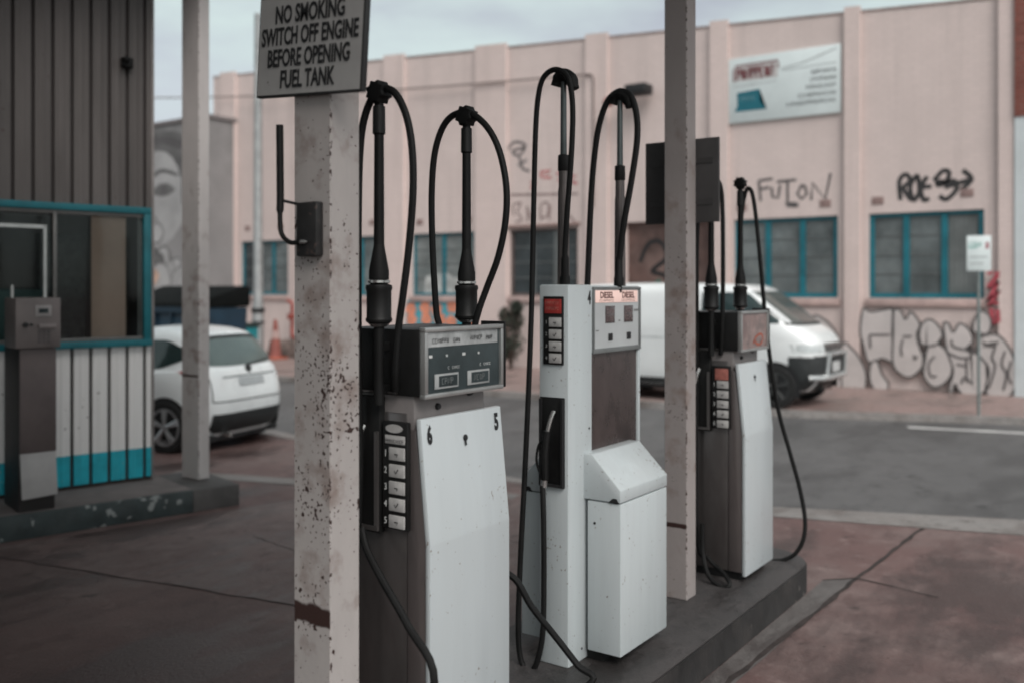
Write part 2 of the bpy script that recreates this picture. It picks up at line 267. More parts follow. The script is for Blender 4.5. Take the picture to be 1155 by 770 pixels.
# ------------------------------------------------------------------ palette
steel   = M('brown_steel', (.21, .195, .19), .30, .75, .25, 2.5, col2=(.105, .088, .084), mix=.4, bump=.03, bscale=200, stretch=(1, 1, .3))
steel_b = M('mauve_steel', (.23, .20, .195), .30, .7, .2, 2.5, bump=.03, bscale=200, stretch=(1, 1, .3))
neck_m  = M('grey_enamel', (.24, .22, .215), .5, .1, .15, 3)
white_p = M('white_door_enamel', (.51, .55, .565), .34, 0, .05, 2.2, col2=(.495, .53, .54), mix=.42, coat=.15, chips=((.26, .24, .22), .87, 60), stretch=(4, 4, .35))
pale_g  = M('pale_grey_enamel', (.51, .555, .565), .38, 0, .06, 2.0, col2=(.465, .50, .51), mix=.42, coat=.15, chips=((.22, .20, .18), .87, 60), stretch=(4, 4, .35))
black_p = M('black_plastic', (.010, .010, .010), .5, 0, .3, 6, bump=.06, bscale=180, spec=.3)
rubber  = M('black_rubber', (.007, .007, .007), .62, 0, .3, 8, spec=.25)
alu     = M('dull_aluminium', (.50, .50, .49), .38, .8, .12, 6)
chrome  = M('worn_nickel', (.62, .61, .60), .25, .9, .15, 20)
screen  = M('dark_display_glass', (.030, .042, .045), .16, 0, .25, 5, spec=.6)
scr_top = M('silver_display_band', (.42, .43, .43), .35, .2, .25, 12)
ink     = M('black_ink', (.012, .012, .013), .6, 0, .1, 5)
ink_w   = M('white_ink', (.60, .61, .60), .6, 0, .1, 5)
button  = M('grey_button', (.44, .43, .42), .5, 0, .15, 30)
red_l   = M('red_label', (.36, .035, .03), .5, 0, .2, 30)
pink_l  = M('faded_red_label', (.42, .15, .12), .5, 0, .25, 30)
rust    = M('rust', (.07, .028, .02), .85, 0, .4, 20, bump=.3, bscale=80)
teal    = M('teal_paint', (.006, .135, .165), .45, 0, .2, 3, col2=(.012, .10, .125), mix=.35)
teal_b  = M('bright_teal_paint', (.010, .36, .45), .5, 0, .18, 4, col2=(.012, .30, .37), mix=.35, chips=((.25, .24, .23), .87, 25))
teal_w  = M('window_teal_paint', (.008, .14, .18), .5, 0, .2, 2)
lit     = bpy.data.materials.new('lit_price_strip'); lit.use_nodes = True
_b = lit.node_tree.nodes['Principled BSDF']; _b.inputs['Base Color'].default_value = (.7, .5, .45, 1)
_b.inputs['Emission Color'].default_value = (1, .70, .62, 1); _b.inputs['Emission Strength'].default_value = .25
poster  = M('sun_faded_panel', (.27, .185, .17), .4, 0, .35, 14, col2=(.15, .085, .078), mix=.45, coat=.3)
dark_in = M('dark_interior', (.035, .045, .045), .8, 0, .3, 2)
tyre_m  = M('tyre_rubber', (.012, .012, .012), .75, 0, .2, 10)
rim_m   = M('alloy', (.50, .51, .52), .3, .7, .1, 8)
car_w   = M('white_car_paint', (.80, .835, .84), .28, 0, .03, 2, coat=.6)
car_gl  = M('car_glass', (.016, .034, .034), .08, 0, .2, 1.5, spec=.7)
car_gl2 = M('rear_car_glass', (.11, .145, .14), .12, 0, .15, 1.5, spec=.7)
car_bk  = M('car_black_plastic', (.022, .025, .026), .55, 0, .2, 8)
lamp_r  = M('red_lens', (.35, .02, .02), .2, 0, .1, 8, coat=.5)
lamp_w  = M('headlamp_glass', (.55, .58, .58), .15, .2, .2, 12, coat=.6)
# ================================================================== GROUND
# forecourt of stained reddish concrete slabs
def concrete(name, col, col2, col3, sc=.35, grit=.45, sheen=.30, painted_shade=0):
    """worn slab: broad tonal patches, oil and tyre stains, fine grit; smoother where it is stained"""
    m = bpy.data.materials.new(name); m.use_nodes = True
    nt = m.node_tree; n = nt.nodes; l = nt.links; b = n['Principled BSDF']; tc = n.new('ShaderNodeTexCoord')
    b.inputs['Specular IOR Level'].default_value = .5
    def fac(scale, lo, hi, off, amt=1.0, st=(1, 1, 1), ro=.68, det=8):
        mp = n.new('ShaderNodeMapping'); mp.inputs['Location'].default_value = (off, off*.7, 0); mp.inputs['Scale'].default_value = st
        mp.inputs['Rotation'].default_value = (0, 0, off*.13)
        l.new(tc.outputs['Object'], mp.inputs[0])
        t = n.new('ShaderNodeTexNoise'); t.inputs['Scale'].default_value = scale; t.inputs['Detail'].default_value = det; t.inputs['Roughness'].default_value = ro
        l.new(mp.outputs[0], t.inputs['Vector'])
        r = n.new('ShaderNodeMapRange'); r.inputs[1].default_value = lo; r.inputs[2].default_value = hi; r.inputs[4].default_value = amt; r.clamp = True
        l.new(t.outputs['Fac'], r.inputs[0]); return r.outputs[0]
    def layer(cur, colr, f):
        x = n.new('ShaderNodeMix'); x.data_type = 'RGBA'; l.new(f, x.inputs[0])
        if isinstance(cur, tuple): x.inputs[6].default_value = (*cur, 1)
        else: l.new(cur, x.inputs[6])
        x.inputs[7].default_value = (*colr, 1); return x.outputs[2]
    stain = fac(sc*2.6, .50, .60, 11, .8, (1, .45, 1))
    cur = layer(col, col2, fac(sc*1.6, .42, .62, 3, .85))
    cur = layer(cur, tuple(min(1, c*1.35) for c in col2), fac(sc*5, .55, .70, 23, .6))
    cur = layer(cur, tuple(c*.62 for c in col), fac(sc*14, .50, .66, 41, .7, (1, .6, 1)))
    cur = layer(cur, tuple(min(1, c*1.5) for c in col2), fac(sc*19, .56, .70, 53, .6))
    cur = layer(cur, col3, stain)
    cur = layer(cur, tuple(c*.5 for c in col3), fac(sc*11, .60, .68, 5, .75, (1, .8, 1)))
    cur = layer(cur, tuple(c*.45 for c in col), fac(70, .60, .68, 2, grit, det=3))
    cur = layer(cur, tuple(min(1, c*1.9) for c in col), fac(90, .62, .70, 17, grit, det=3))
    cur = layer(cur, tuple(c*.4 for c in col3), fac(sc*34, .66, .71, 31, .8, det=4))
    if painted_shade:      # canopy shade painted in by position: near ground darkened, apron towards the road not
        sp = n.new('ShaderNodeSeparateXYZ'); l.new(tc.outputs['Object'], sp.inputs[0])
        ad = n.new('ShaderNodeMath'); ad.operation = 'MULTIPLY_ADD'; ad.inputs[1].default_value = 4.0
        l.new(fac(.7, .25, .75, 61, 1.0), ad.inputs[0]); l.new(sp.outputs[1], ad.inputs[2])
        mr_ = n.new('ShaderNodeMapRange'); mr_.inputs[1].default_value = 8.4; mr_.inputs[2].default_value = 4.0; mr_.inputs[4].default_value = painted_shade; mr_.clamp = True
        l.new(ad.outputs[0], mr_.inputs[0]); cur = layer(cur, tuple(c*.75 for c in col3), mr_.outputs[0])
    l.new(cur, b.inputs['Base Color'])
    r = n.new('ShaderNodeMapRange'); r.inputs[3].default_value = .66; r.inputs[4].default_value = sheen; l.new(stain, r.inputs[0]); l.new(r.outputs[0], b.inputs['Roughness'])
    bp = n.new('ShaderNodeBump'); bp.inputs['Strength'].default_value = .4; bp.inputs['Distance'].default_value = .008
    l.new(fac(45, .3, .7, 9, 1, det=6), bp.inputs['Height']); l.new(bp.outputs[0], b.inputs['Normal'])
    return m
fore_m = concrete('forecourt_concrete', (.140, .082, .076), (.175, .130, .121), (.040, .023, .021), painted_shade=.72)
road_m = concrete('asphalt', (.108, .105, .105), (.088, .086, .086), (.062, .060, .060), .3, .5, .6)
gut_m  = concrete('gutter_concrete', (.24, .225, .215), (.20, .18, .17), (.13, .11, .10), .6)
pave_m = concrete('pink_footpath', (.27, .19, .175), (.24, .185, .17), (.15, .115, .105), .5)
isl_m  = concrete('island_concrete', (.045, .042, .042), (.056, .05, .049), (.022, .02, .019), .9)
islk_m = M('black_kerb_paint', (.022, .021, .021), .7, 0, .3, 5, col2=(.045, .04, .038), mix=.4, bump=.3, bscale=30, chips=((.10, .09, .085), .87, 14))

b = MB(); b.quad((-400, -300, -.054), (400, -300, -.054), (400, 700, -.054), (-400, 700, -.054))
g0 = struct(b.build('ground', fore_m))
inner = [(-60, 12.5), (-14, 9.1), (-5.5, 7.75), (-2.76, 7.90), (-.94, 8.42), (12, 12.6), (60, 28)]
outer = [(-60, 13.0), (-14, 9.55), (-5.5, 8.15), (-2.96, 8.46), (-1.04, 9.22), (12, 13.9), (60, 29.6)]
kerb  = [(-80, 12.6), (-16, 13.88), (-9.4, 14.22), (-6.0, 14.32), (-4.66, 14.56), (-3.5, 15.02), (-2.3, 15.48), (-1.7, 15.65), (8, 18.6), (60, 33)]
b = MB(); b.prism([(60, -40), (60, 28), *inner[::-1][1:], (-60, -40)], 'z', -.05, 0)
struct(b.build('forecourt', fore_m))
b = MB()
for i in range(len(inner)-1):
    (a0, a1), (c0, c1) = inner[i], inner[i+1]; (d0, d1), (e0, e1) = outer[i], outer[i+1]
    b.quad((a0, a1, .004), (c0, c1, .004), (e0, e1, -.045), (d0, d1, -.045))
struct(b.build('gutter', gut_m))
b = MB(); b.prism([*outer, (60, 80), (-60, 80)], 'z', -.06, -.049); struct(b.build('road', road_m))
b = MB(); b.prism([*kerb, (60, 80), (-80, 80)], 'z', -.05, .05, 0); struct(b.build('pavement', pave_m))
b = MB()
for i in range(len(kerb)-1):
    (a0, a1), (c0, c1) = kerb[i], kerb[i+1]
    b.quad((a0, a1-.02, -.049), (c0, c1-.02, -.049), (c0, c1-.012, .054), (a0, a1-.012, .054)); b.quad((a0, a1-.012, .054), (c0, c1-.012, .054), (c0, c1+.13, .055), (a0, a1+.13, .055))
struct(b.build('kerb', gut_m))
b = MB(); b.quad((-3.08, 14.36, -.045), (2.0, 15.45, -.045), (2.0, 15.62, -.045), (-3.15, 14.55, -.045))
struct(b.build('road_marking', M('worn_road_paint', (.50, .49, .48), .7, 0, .2, 3, col2=(.30, .29, .285), mix=.35, bump=.2)))

# joints and cracks between the slabs
joint_m = M('joint_dirt', (.034, .025, .023), .95, 0, .4, 9)
rn = random.Random(3)
def crack(pts, w, step=.12, wob=.008):
    bb = MB(); P = []
    for i in range(len(pts)-1):
        a, c = Vector((*pts[i], 0)), Vector((*pts[i+1], 0)); n = max(2, int((c-a).length/step))
        for k in range(n): P.append(a.lerp(c, k/n))
    P.append(Vector((*pts[-1], 0)))
    P = [(p.x+rn.uniform(-wob, wob), p.y+rn.uniform(-wob, wob)) for p in P]
    o = Vector((0, 0, .004)); L = []
    for i in range(len(P)):
        t = Vector(P[min(i+1, len(P)-1)])-Vector(P[max(i-1, 0)]); t.normalize(); q = Vector((-t.y, t.x))*w*rn.uniform(.3, .75)
        L.append((Vector(P[i])+q, Vector(P[i])-q))
    for i in range(len(L)-1):
        bb.quad((*L[i][0], .004), (*L[i+1][0], .004), (*L[i+1][1], .004), (*L[i][1], .004))
    return struct(bb.build('forecourt_joint', joint_m))
crack([(-1.80, 2.2), (-1.795, 4.5), (-1.73, 6.53), (-1.655, 8.2)], .030)
crack([(-1.9, 6.36), (-1.73, 6.52)], .02)
crack([(-1.73, 6.53), (-1.2, 6.42)], .014)
crack([(-7.3, 3.40), (-5.6, 3.74), (-2.9, 4.30)], .012, .12, .014)
crack([(-5.9, 4.9), (-5.1, 4.75), (-4.6, 5.0), (-4.1, 4.9)], .008, .08, .02)
crack([(-2.85, 5.9), (-6.4, 6.05)], .014)
# paler strip of concrete between the island and the long joint
b = MB(); b.quad((-1.905, 2.0, .003), (-1.80, 2.0, .003), (-1.735, 6.5, .003), (-1.905, 6.36, .003))
struct(b.build('concrete_strip', concrete('strip_concrete', (.125, .115, .11), (.11, .10, .096), (.06, .05, .048), 1.0)))

# older greyer slab between the kiosk and the long joint
b = MB(); b.quad((-7.3, 3.40, .002), (-2.88, 4.30, .002), (-2.88, 7.80, .002), (-6.2, 7.80, .002))
struct(b.build('forecourt_slab', concrete('grey_slab', (.165, .108, .100), (.205, .162, .152), (.045, .028, .026), .5, painted_shade=.68)))
b = MB(); b.quad((-8.6, 5.95, .005), (-5.0, 7.15, .005), (-5.05, 7.36, .005), (-8.7, 6.22, .005)); struct(b.build('concrete_strip', gut_m))
# pump island
def rrect(x0, y0, x1, y1, r, n=8):
    P = []
    for cx, cy, a0 in ((x1-r, y1-r, 0), (x0+r, y1-r, 90), (x0+r, y0+r, 180), (x1-r, y0+r, 270)):
        for k in range(n+1):
            a = R(a0+90*k/n); P.append((cx+r*math.cos(a), cy+r*math.sin(a)))
    return P
isl = tag(bpy.data.objects.new('pump_island', None), 'long low dark concrete island carrying the three fuel pumps', 'pump island'); C.objects.link(isl)
isl.location = (-2.38, 2.5, 0)
b = MB(); b.prism(rrect(-.47, -4.5, .47, 3.82, .34), 'z', 0, .166); b.build('kerb_face', islk_m, isl)
b = MB(); b.prism(rrect(-.462, -4.49, .462, 3.812, .33), 'z', .1665, .18, .005); b.build('top_slab', isl_m, isl)

# ================================================================== FUEL PUMPS
def star_clamp(b, c, r=.036):
    n = 8; pts = []
    for k in range(2*n):
        a = math.pi*k/n; q = r*(1.22 if k % 2 else .92); pts.append((c[0]+q*math.cos(a), c[2]+q*math.sin(a)))
    b.prism(pts, 'y', c[1]-.028, c[1]+.028, .004)

def nozzle(par, x, y, z, h=.34):
    """pump nozzle sitting in its boot: body, spout, trigger guard"""
    b = MB(); b.tube([(x-.015, y-.02, z+h*.15), (x-.01, y-.03, z+h*.45), (x+.0, y-.025, z+h*.72)], [.019]*5, 10, 2)
    nz = b.build('nozzle', black_p, par)
    b = MB(); b.tube([(x+.0, y-.025, z+h*.70), (x+.012, y-.012, z+h*.86), (x+.02, y+.004, z+h*.95)], .011, 10, 3); b.build('spout', chrome, nz)
    b = MB(); b.tube([(x-.03, y-.03, z+h*.2), (x-.052, y-.035, z+h*.36), (x-.04, y-.035, z+h*.55), (x-.012, y-.03, z+h*.62)], .006, 8, 4); b.build('trigger_guard', black_p, nz)
    b = MB(); b.lathe((x-.018, y-.02, z+h*.15), (-.1, 0, -1), [(0, .014), (.0, .017), (.035, .017), (.04, .013), (.07, .012)], 12); b.build('swivel', chrome, nz)
    return nz

def mast(par, x, y, z0, zc, z1, zt, clamp_y=0):
    """hose mast: breakaway coupler, tapering boot, rod, sleeve and star shaped hose clamp"""
    b = MB(); b.lathe((x, y, z0), Z, [(0, .019), (zc-z0+.25, .019), (z1-z0+.32, .018), (zt-z0-.02, .0165)], 14)
    m = b.build('hose_mast', rubber, par)
    b = MB(); b.lathe((x, y, zc), Z, [(0, .030), (.012, .046), (.02, .048), (.028, .044), (.12, .044), (.13, .048), (.142, .046), (.146, .03)], 22); b.build('coupler', black_p, m)
    b = MB(); b.lathe((x, y, zc-.006), Z, [(0, .026), (.010, .037), (.016, .03)], 22); b.build('coupler_ring', chrome, m)
    b = MB(); b.lathe((x, y, zc+.146), Z, [(0, .03), (.004, .039), (.012, .039), (.016, .03)], 22); b.build('coupler_ring', chrome, m)
    b = MB(); b.lathe((x, y, zc+.162), Z, [(0, .036), (.03, .036), (.11, .021), (.125, .019)], 18); b.build('rubber_boot', rubber, m)
    b = MB(); b.lathe((x, y, zt-.15), Z, [(0, .019), (.004, .023), (.10, .022), (.105, .012), (.135, .012)], 16); b.build('sleeve', black_p, m)
    b = MB(); star_clamp(b, (x, y+clamp_y, zt)); b.build('hose_clamp', rubber, m)
    return m

def cabinet_pump(label, loc, digits, advert, hoses):
    p = thing('fuel_pump', label, 'fuel pump', loc, group='twin hose fuel pumps with black heads')
    h = .235
    b = MB(); b.box(-.19, -h+.02, 0, .19, h-.02, .055); b.build('plinth', black_p, p)
    b = MB(); b.box(-.13, -h+.004, .05, .125, h-.004, 1.33, .006); b.build('cabinet', steel, p)
    for sx in (1, -1):
        # front module with its leaning white door
        b = MB(); pr = [(.128*sx, .05), (.214*sx, .05), (.214*sx, .885), (.168*sx, 1.275), (.128*sx, 1.275)]
        b.prism(pr, 'y', -h+.002, h-.002, .004); b.build('side_panel', steel_b, p)
        b = MB(); b.prism([(.216*sx, .03), (.24*sx, .03), (.24*sx, .88), (.196*sx, 1.315), (.172*sx, 1.315), (.216*sx, .88)], 'y', -h-.004, h+.004, .006)
        d = b.build('door', white_p, p)
        if sx > 0:
            up = Vector((-.044, 0, .435)).normalized(); nn = Vector((.435, 0, .044)).normalized()
            def on(y, s): return Vector((.24, y, .88))+up*s+nn*.002
            if digits[0]: b = MB(); b.text(digits[0], .085, on(-h+.035, .375), Y, up, sx=.62, bold=.004); b.build('pump_number', ink, d); b = MB(); b.text(digits[1], .085, on(h-.035, .378), Y, up, sx=.62, bold=.004); b.build('pump_number', ink, d)
            b = MB(); b.lathe(on(.0, .345), nn, [(0, .012), (.004, .011), (.005, .007)], 14); b.stroke([(-.003, -.004), (.0, -.028)], .011, on(.0, .345)+nn*.002, Y, up); b.build('door_lock', ink, d)
    b = MB(); b.box(-.14, -h+.008, 1.27, .155, h-.05, 1.40, .004); nk = b.build('neck', neck_m, p)
    b = MB(); b.lathe((.155, -.10, 1.345), X, [(0, .012), (.012, .01)], 12); b.build('neck_bolt', ink, nk)
    b = MB(); b.lathe((.155, .09, 1.383), X, [(0, .018), (.012, .015)], 12); b.build('neck_bolt', ink, nk)
    # display head
    b = MB(); b.box(-.20, -h-.004, 1.392, .19, h+.004, 1.628, .005); hd = b.build('display_head', black_p, p)
    b = MB()
    for (y0, z0, y1, z1) in ((-h, 1.385, h, 1.402), (-h, 1.618, h, 1.634), (-h, 1.402, -h+.016, 1.618), (h-.016, 1.402, h, 1.618)):
        b.box(.186, y0, z0, .214, y1, z1, .002)
    b.build('display_frame', alu, hd)
    b = MB(); b.box(.10, h+.002, 1.39, .216, h+.014, 1.645, .003); b.build('end_cap', black_p, hd)
    b = MB(); b.quad((.203, -h+.015, 1.401), (.203, h-.015, 1.401), (.203, h-.015, 1.619), (.203, -h+.015, 1.619))
    if advert:
        b.build('display_panel', poster, hd)
        b = MB(); b.stroke([(-.02, .03), (.03, .07), (.12, .085), (.15, .05), (.10, .02), (.03, .03), (.02, .05)], .014, (.205, 0, 1.40), Y, Z, 5); b.build('advert_print', M('advert_red', (.36, .09, .05), .5, 0, .3, 20), hd)
    else:
        b.build('display_panel', screen, hd)
        b = MB(); b.quad((.205, -h+.016, 1.565), (.205, h-.03, 1.565), (.205, h-.03, 1.617), (.205, -h+.016, 1.617)); b.build('grade_strip', scr_top, hd)
        b = MB(); b.scribble(.095, .017, (.2075, -h+.045, 1.578), Y, Z, 7, .16, 3); b.scribble(.04, .015, (.2075, -h+.165, 1.578), Y, Z, 4, .18, 4)
        b.scribble(.075, .016, (.2075, .03, 1.582), Y, Z, 6, .16, 5); b.scribble(.04, .015, (.2075, .13, 1.580), Y, Z, 4, .18, 6); b.build('grade_lettering', ink, hd)
        for y0 in (-.175, .015):
            b = MB(); b.box(.204, y0, 1.415, .2075, y0+.135, 1.468, .001); bx = b.build('price_window', M('window_border', (.34, .35, .35), .5, 0, .15, 8), hd)
            b = MB(); b.box(.2076, y0+.022, 1.422, .2085, y0+.128, 1.461); b.build('price_display', screen, bx)
            b = MB(); b.text('188', .030, (.2090, y0+.075, 1.442), Y, Z, sx=.9) if 0 else b.scribble(.07, .022, (.2090, y0+.035, 1.431), Y, Z, 4, .13, int(y0*1000) & 7); b.build('price_digits', M('dim_digits', (.14, .15, .15), .5), bx)
            b = MB(); b.scribble(.045, .009, (.2055, y0+.10, 1.483), Y, Z, 5, .18, 8); b.scribble(.010, .009, (.2055, y0+.075, 1.483), Y, Z, 1, .2, 8)
            b.box(.2045, y0-.03, 1.527, .2055, y0-.012, 1.537); b.box(.2045, y0+.065, 1.527, .2055, y0+.074, 1.535); b.build('unit_lettering', ink_w, hd)
    # near side: nozzle bay, grade selector, labels
    ys = -h-.004
    b = MB(); b.box(-.135, ys-.02, .895, .02, ys+.01, 1.385, .004); bay = b.build('nozzle_bay', black_p, p)
    b = MB(); b.box(-.13, ys-.026, .905, -.115, ys-.018, 1.37); b.box(.002, ys-.03, .905, .017, ys-.018, 1.26); b.box(-.115, ys-.03, .905, .002, ys-.018, .92); b.build('bay_frame', steel, bay)
    nozzle(p, -.07, ys-.03, .90, .40)
    b = MB(); b.box(.028, ys-.014, .918, .146, ys+.006, 1.30, .003); sel = b.build('grade_selector', black_p, p)
    if advert:
        b = MB(); b.box(.05, ys-.017, 1.215, .135, ys-.013, 1.285, .002); b.build('grade_label', pink_l, sel)
    else:
        b = MB(); b.prism([(.085+.040*math.cos(2*math.pi*k/24), 1.276+.015*math.sin(2*math.pi*k/24)) for k in range(24)], 'y', ys-.0165, ys-.013); b.build('oval_badge', button, sel)
        b = MB(); b.box(.042, ys-.0165, 1.222, .136, ys-.013, 1.252, .002); lb = b.build('grade_label', button, sel)
        b = MB(); b.scribble(.085, .012, (.046, ys-.0175, 1.226), X, Z, 9, .16, 2); b.build('label_lettering', ink, lb)
    for k in range(5):
        z = 1.168-k*.060
        b = MB(); b.box(.062, ys-.019, z-.004, .136, ys-.012, z+.042, .003); bt = b.build('button', button, sel)
        b = MB(); b.stroke([(0, .010), (.006, 0), (.018, .016)] if k % 2 else [(0, .008), (.016, .008), (.010, .0)], .0045, (.09, ys-.0198, z+.010), X, Z); b.build('button_symbol', ink, bt)
        b = MB(); b.text(str(k+1), .034, (.044, ys-.0150, z+.018), X, Z, sx=.8); b.build('button_number', ink_w, sel)
    # side of the head: maker's plates
    b = MB(); b.box(-.15, ys-.008, 1.50, -.10, ys-.001, 1.53); b.build('head_label', red_l, hd)
    b = MB(); b.box(-.16, ys-.012, 1.398, .09, ys-.002, 1.404); b.build('head_trim', steel, hd)
    # masts and hoses
    m1 = mast(p, .035, -.278, 1.36, 1.642, 1.80, 2.468, clamp_y=.0)
    b = MB(); b.box(.02, -.276, 1.40, .05, -h, 1.43); b.box(.02, -.276, 1.55, .05, -h, 1.58); b.build('mast_bracket', black_p, m1)
    m2 = mast(p, .010, .262, 1.40, 1.642, 1.80, 2.468)
    b = MB(); b.box(-.005, h, 1.42, .025, .262, 1.45); b.box(-.005, h, 1.56, .025, .262, 1.59); b.build('mast_bracket', black_p, m2)
    for q in hoses:
        b = MB(); b.tube(q, .0135, 10, 6); b.build('hose', rubber, p)
    return p
cabinet_pump('near fuel pump numbered 6 and 5, with white leaning door and dark display', (-2.34, 2.745, .18), ('6', '5'), False, [HOSE_A, HOSE_B])
cabinet_pump('farthest fuel pump on the island, a faded red poster in its head', (-2.34, 5.70, .18), ('', ''), True, [HOSE_E, HOSE_F])

# ---- pump 4: slim column with two bins
p4 = thing('diesel_pump', 'pale grey diesel pump numbered 4 with a sloped lower box, middle of the three pumps', 'fuel pump', (-2.38, 4.1, .18))
b = MB(); b.box(-.17, -.19, 0, .17, .24, .06); b.build('plinth', black_p, p4)
b = MB(); b.box(-.082, -.360, .0, .082, -.137, 1.79, .010); col = b.build('column', pale_g, p4)
b = MB(); b.lathe((.083, -.24, .06), X, [(0, .006), (.002, .005)], 10); b.lathe((.083, -.17, 1.10), X, [(0, .006), (.002, .005)], 10); b.build('column_screw', ink, col)
b = MB(); b.text('4', .088, (.0835, -.168, 1.725), Y, Z, sx=.62, bold=.003); b.build('pump_number', ink, col)
b = MB(); b.box(-.079, -.136, 1.455, .076, .372, 1.786, .008); hd = b.build('display_head', pale_g, p4)
b = MB()
for (y0, z0, y1, z1) in ((-.13, 1.455, .368, 1.478), (-.13, 1.768, .368, 1.780), (-.13, 1.478, -.118, 1.768), (.352, 1.478, .368, 1.768)): b.box(.074, y0, z0, .086, y1, z1, .002)
b.build('display_frame', M('grey_trim', (.16, .17, .17), .5), hd)
b = MB(); b.quad((.0785, -.118, 1.478), (.0785, .352, 1.478), (.0785, .352, 1.768), (.0785, -.118, 1.768)); dp = b.build('display_panel', M('display_face', (.47, .485, .49), .35, 0, .06, 4), hd)
b = MB(); b.box(.079, -.105, 1.702, .082, .338, 1.762, .001); ls = b.build('lit_strip', lit, hd)
txt_m = M('brown_lettering', (.10, .035, .03), .6)
b = MB()
for y in (.005, .232):
    b.text('DIESEL', .044, (.0830, y, 1.738), Y, Z, sx=1.05, bold=.001); b.scribble(.15, .011, (.0830, y-.075, 1.708), Y, Z, 10, .2, 3)
b.build('diesel_lettering', txt_m, ls)
for y in (-.005, .19):
    b = MB(); b.box(.079, y, 1.60, .0815, y+.095, 1.685, .001); w = b.build('meter_window', M('meter_glass', (.10, .075, .075), .2, 0, .35, 30), hd)
    b = MB()
    for k in range(2): b.scribble(.075, .024, (.0822, y+.01, 1.613+k*.034), Y, Z, 4, .14, k+3)
    b.build('meter_digits', M('meter_ink', (.20, .13, .13), .5), w)
    b = MB(); b.box(.079, y+.03, 1.512, .083, y+.072, 1.548, .002); b.build('meter_button', ink, hd)
b = MB(); b.stroke([(0, 0), (.05, 0)], .012, (.0795, .30, 1.66), Y, Z); b.stroke([(0, 0), (.02, 0)], .008, (.0795, .13, 1.61), Y, Z); b.stroke([(0, 0), (.03, 0)], .006, (.0795, -.10, 1.565), Y, Z); b.build('unit_lettering', M('grey_ink', (.20, .20, .20), .6), hd)
# stainless recess under the display
b = MB(); b.box(-.06, -.136, .90, .066, .350, 1.455); b.build('recess_panel', M('smeared_stainless', (.10, .075, .072), .28, .5, .35, 4.5, col2=(.20, .165, .16), mix=.4, stretch=(1, 1, .6)), p4)
b = MB(); b.box(-.074, .350, .80, .078, .372, 1.455, .003); b.build('side_trim', pale_g, p4)
for sx in (1, -1):
    b = MB(); b.prism([(.10*sx, .05), (.28*sx, .05), (.28*sx, .765), (.10*sx, .765)], 'y', -.217, .275, .006); bx = b.build('lower_box', pale_g, p4)
    b = MB(); b.prism([(.055*sx, .770), (.281*sx, .770), (.281*sx, .83), (.125*sx, .985), (.055*sx, .985)], 'y', -.220, .277, .006); b.build('box_lid', pale_g, bx)
    b = MB(); b.prism([(-.03, 0), (.03, 0), (.015, .022), (-.005, .022)], 'y', -.222, -.2195); o = b.build('lid_latch', ink, bx); o.location = (.245*sx, 0, .768)
    b = MB(); b.lathe((.14*sx, -.217, .66), -Y, [(0, .007), (.002, .006)], 10); b.build('box_screw', ink, bx)
b = MB(); b.box(-.10, -.13, .06, .10, .27, .9); b.build('inner_frame', steel, p4)
# left face: selector, nozzle
ys = -.362
b = MB(); b.box(-.052, ys-.008, 1.415, .058, ys+.004, 1.735, .003); sel = b.build('grade_selector', black_p, p4)
b = MB(); b.box(-.042, ys-.012, 1.655, .05, ys-.007, 1.722, .001); lb = b.build('grade_label', red_l, sel)
b = MB(); b.scribble(.075, .014, (-.035, ys-.0125, 1.698), X, Z, 7, .18, 2); b.scribble(.075, .014, (-.035, ys-.0125, 1.672), X, Z, 7, .18, 5); b.build('label_lettering', pink_l, lb)
for k in range(4):
    z = 1.592-k*.056
    b = MB(); b.box(-.018, ys-.012, z, .050, ys-.007, z+.044, .002); bt = b.build('button', button, sel)
    b = MB(); b.stroke([(0, .010), (.006, 0), (.018, .016)] if k % 2 else [(0, .008), (.016, .008), (.010, .0)], .0045, (.006, ys-.0128, z+.012), X, Z); b.build('button_symbol', ink, bt)
    b = MB(); b.text(str(k+1), .024, (-.034, ys-.0085, z+.022), X, Z); b.build('button_number', M('dim_white_ink', (.3, .3, .3), .6), sel)
b = MB(); b.box(-.073, ys-.006, .838, .064, ys+.004, 1.262, .004); bay = b.build('nozzle_bay', black_p, p4)
b = MB(); b.box(-.070, ys-.018, .842, -.058, ys-.004, 1.255); b.box(.05, ys-.018, .842, .062, ys-.004, 1.255); b.box(-.058, ys-.018, .842, .05, ys-.004, .855); b.build('bay_frame', ink, bay)
nozzle(p4, -.005, ys-.022, .82, .40)
def pole_mast(par, x, y, zt, tilt):
    b = MB(); b.lathe((x, y, 1.785), Z, [(0, .030), (.45, .027), (.47, .024), (.56, .024)], 16); m = b.build('hose_mast', M('brushed_tube', (.14, .12, .115), .4, .6, .2, 5), par)
    b = MB(); b.lathe((x, y, 2.33), Z, [(0, .024), (.006, .028), (.075, .027), (.08, .018)], 16); b.build('sleeve', black_p, m)
    b = MB(); b.lathe((x, y, 2.40), Z, [(0, .016), (zt-2.42, .014)], 12); b.build('inner_tube', M('grey_tube', (.10, .115, .115), .4, .5, .2, 5), m)
    b = MB(); b.tube([(x-.045, y, zt-.035), (x-.03, y, zt+.0), (x, y, zt+.012), (x+.04, y, zt-.008), (x+.06, y, zt-.06)], [.025, .031, .034, .031, .025], 10, 3); b.build('hose_saddle', rubber, m)
pole_mast(p4, .012, -.29, 2.775, 0); pole_mast(p4, .045, .21, 2.765, 0)
for (x, y) in ((HOSE_C[-1][0], HOSE_C[-1][1]), (HOSE_D[-1][0], HOSE_D[-1][1])):
    b = MB(); b.lathe((x, y, 1.785), Z, [(0, .026), (.04, .026), (.05, .021), (.13, .020), (.15, .0145)], 14); b.build('hose_fitting', rubber, p4)
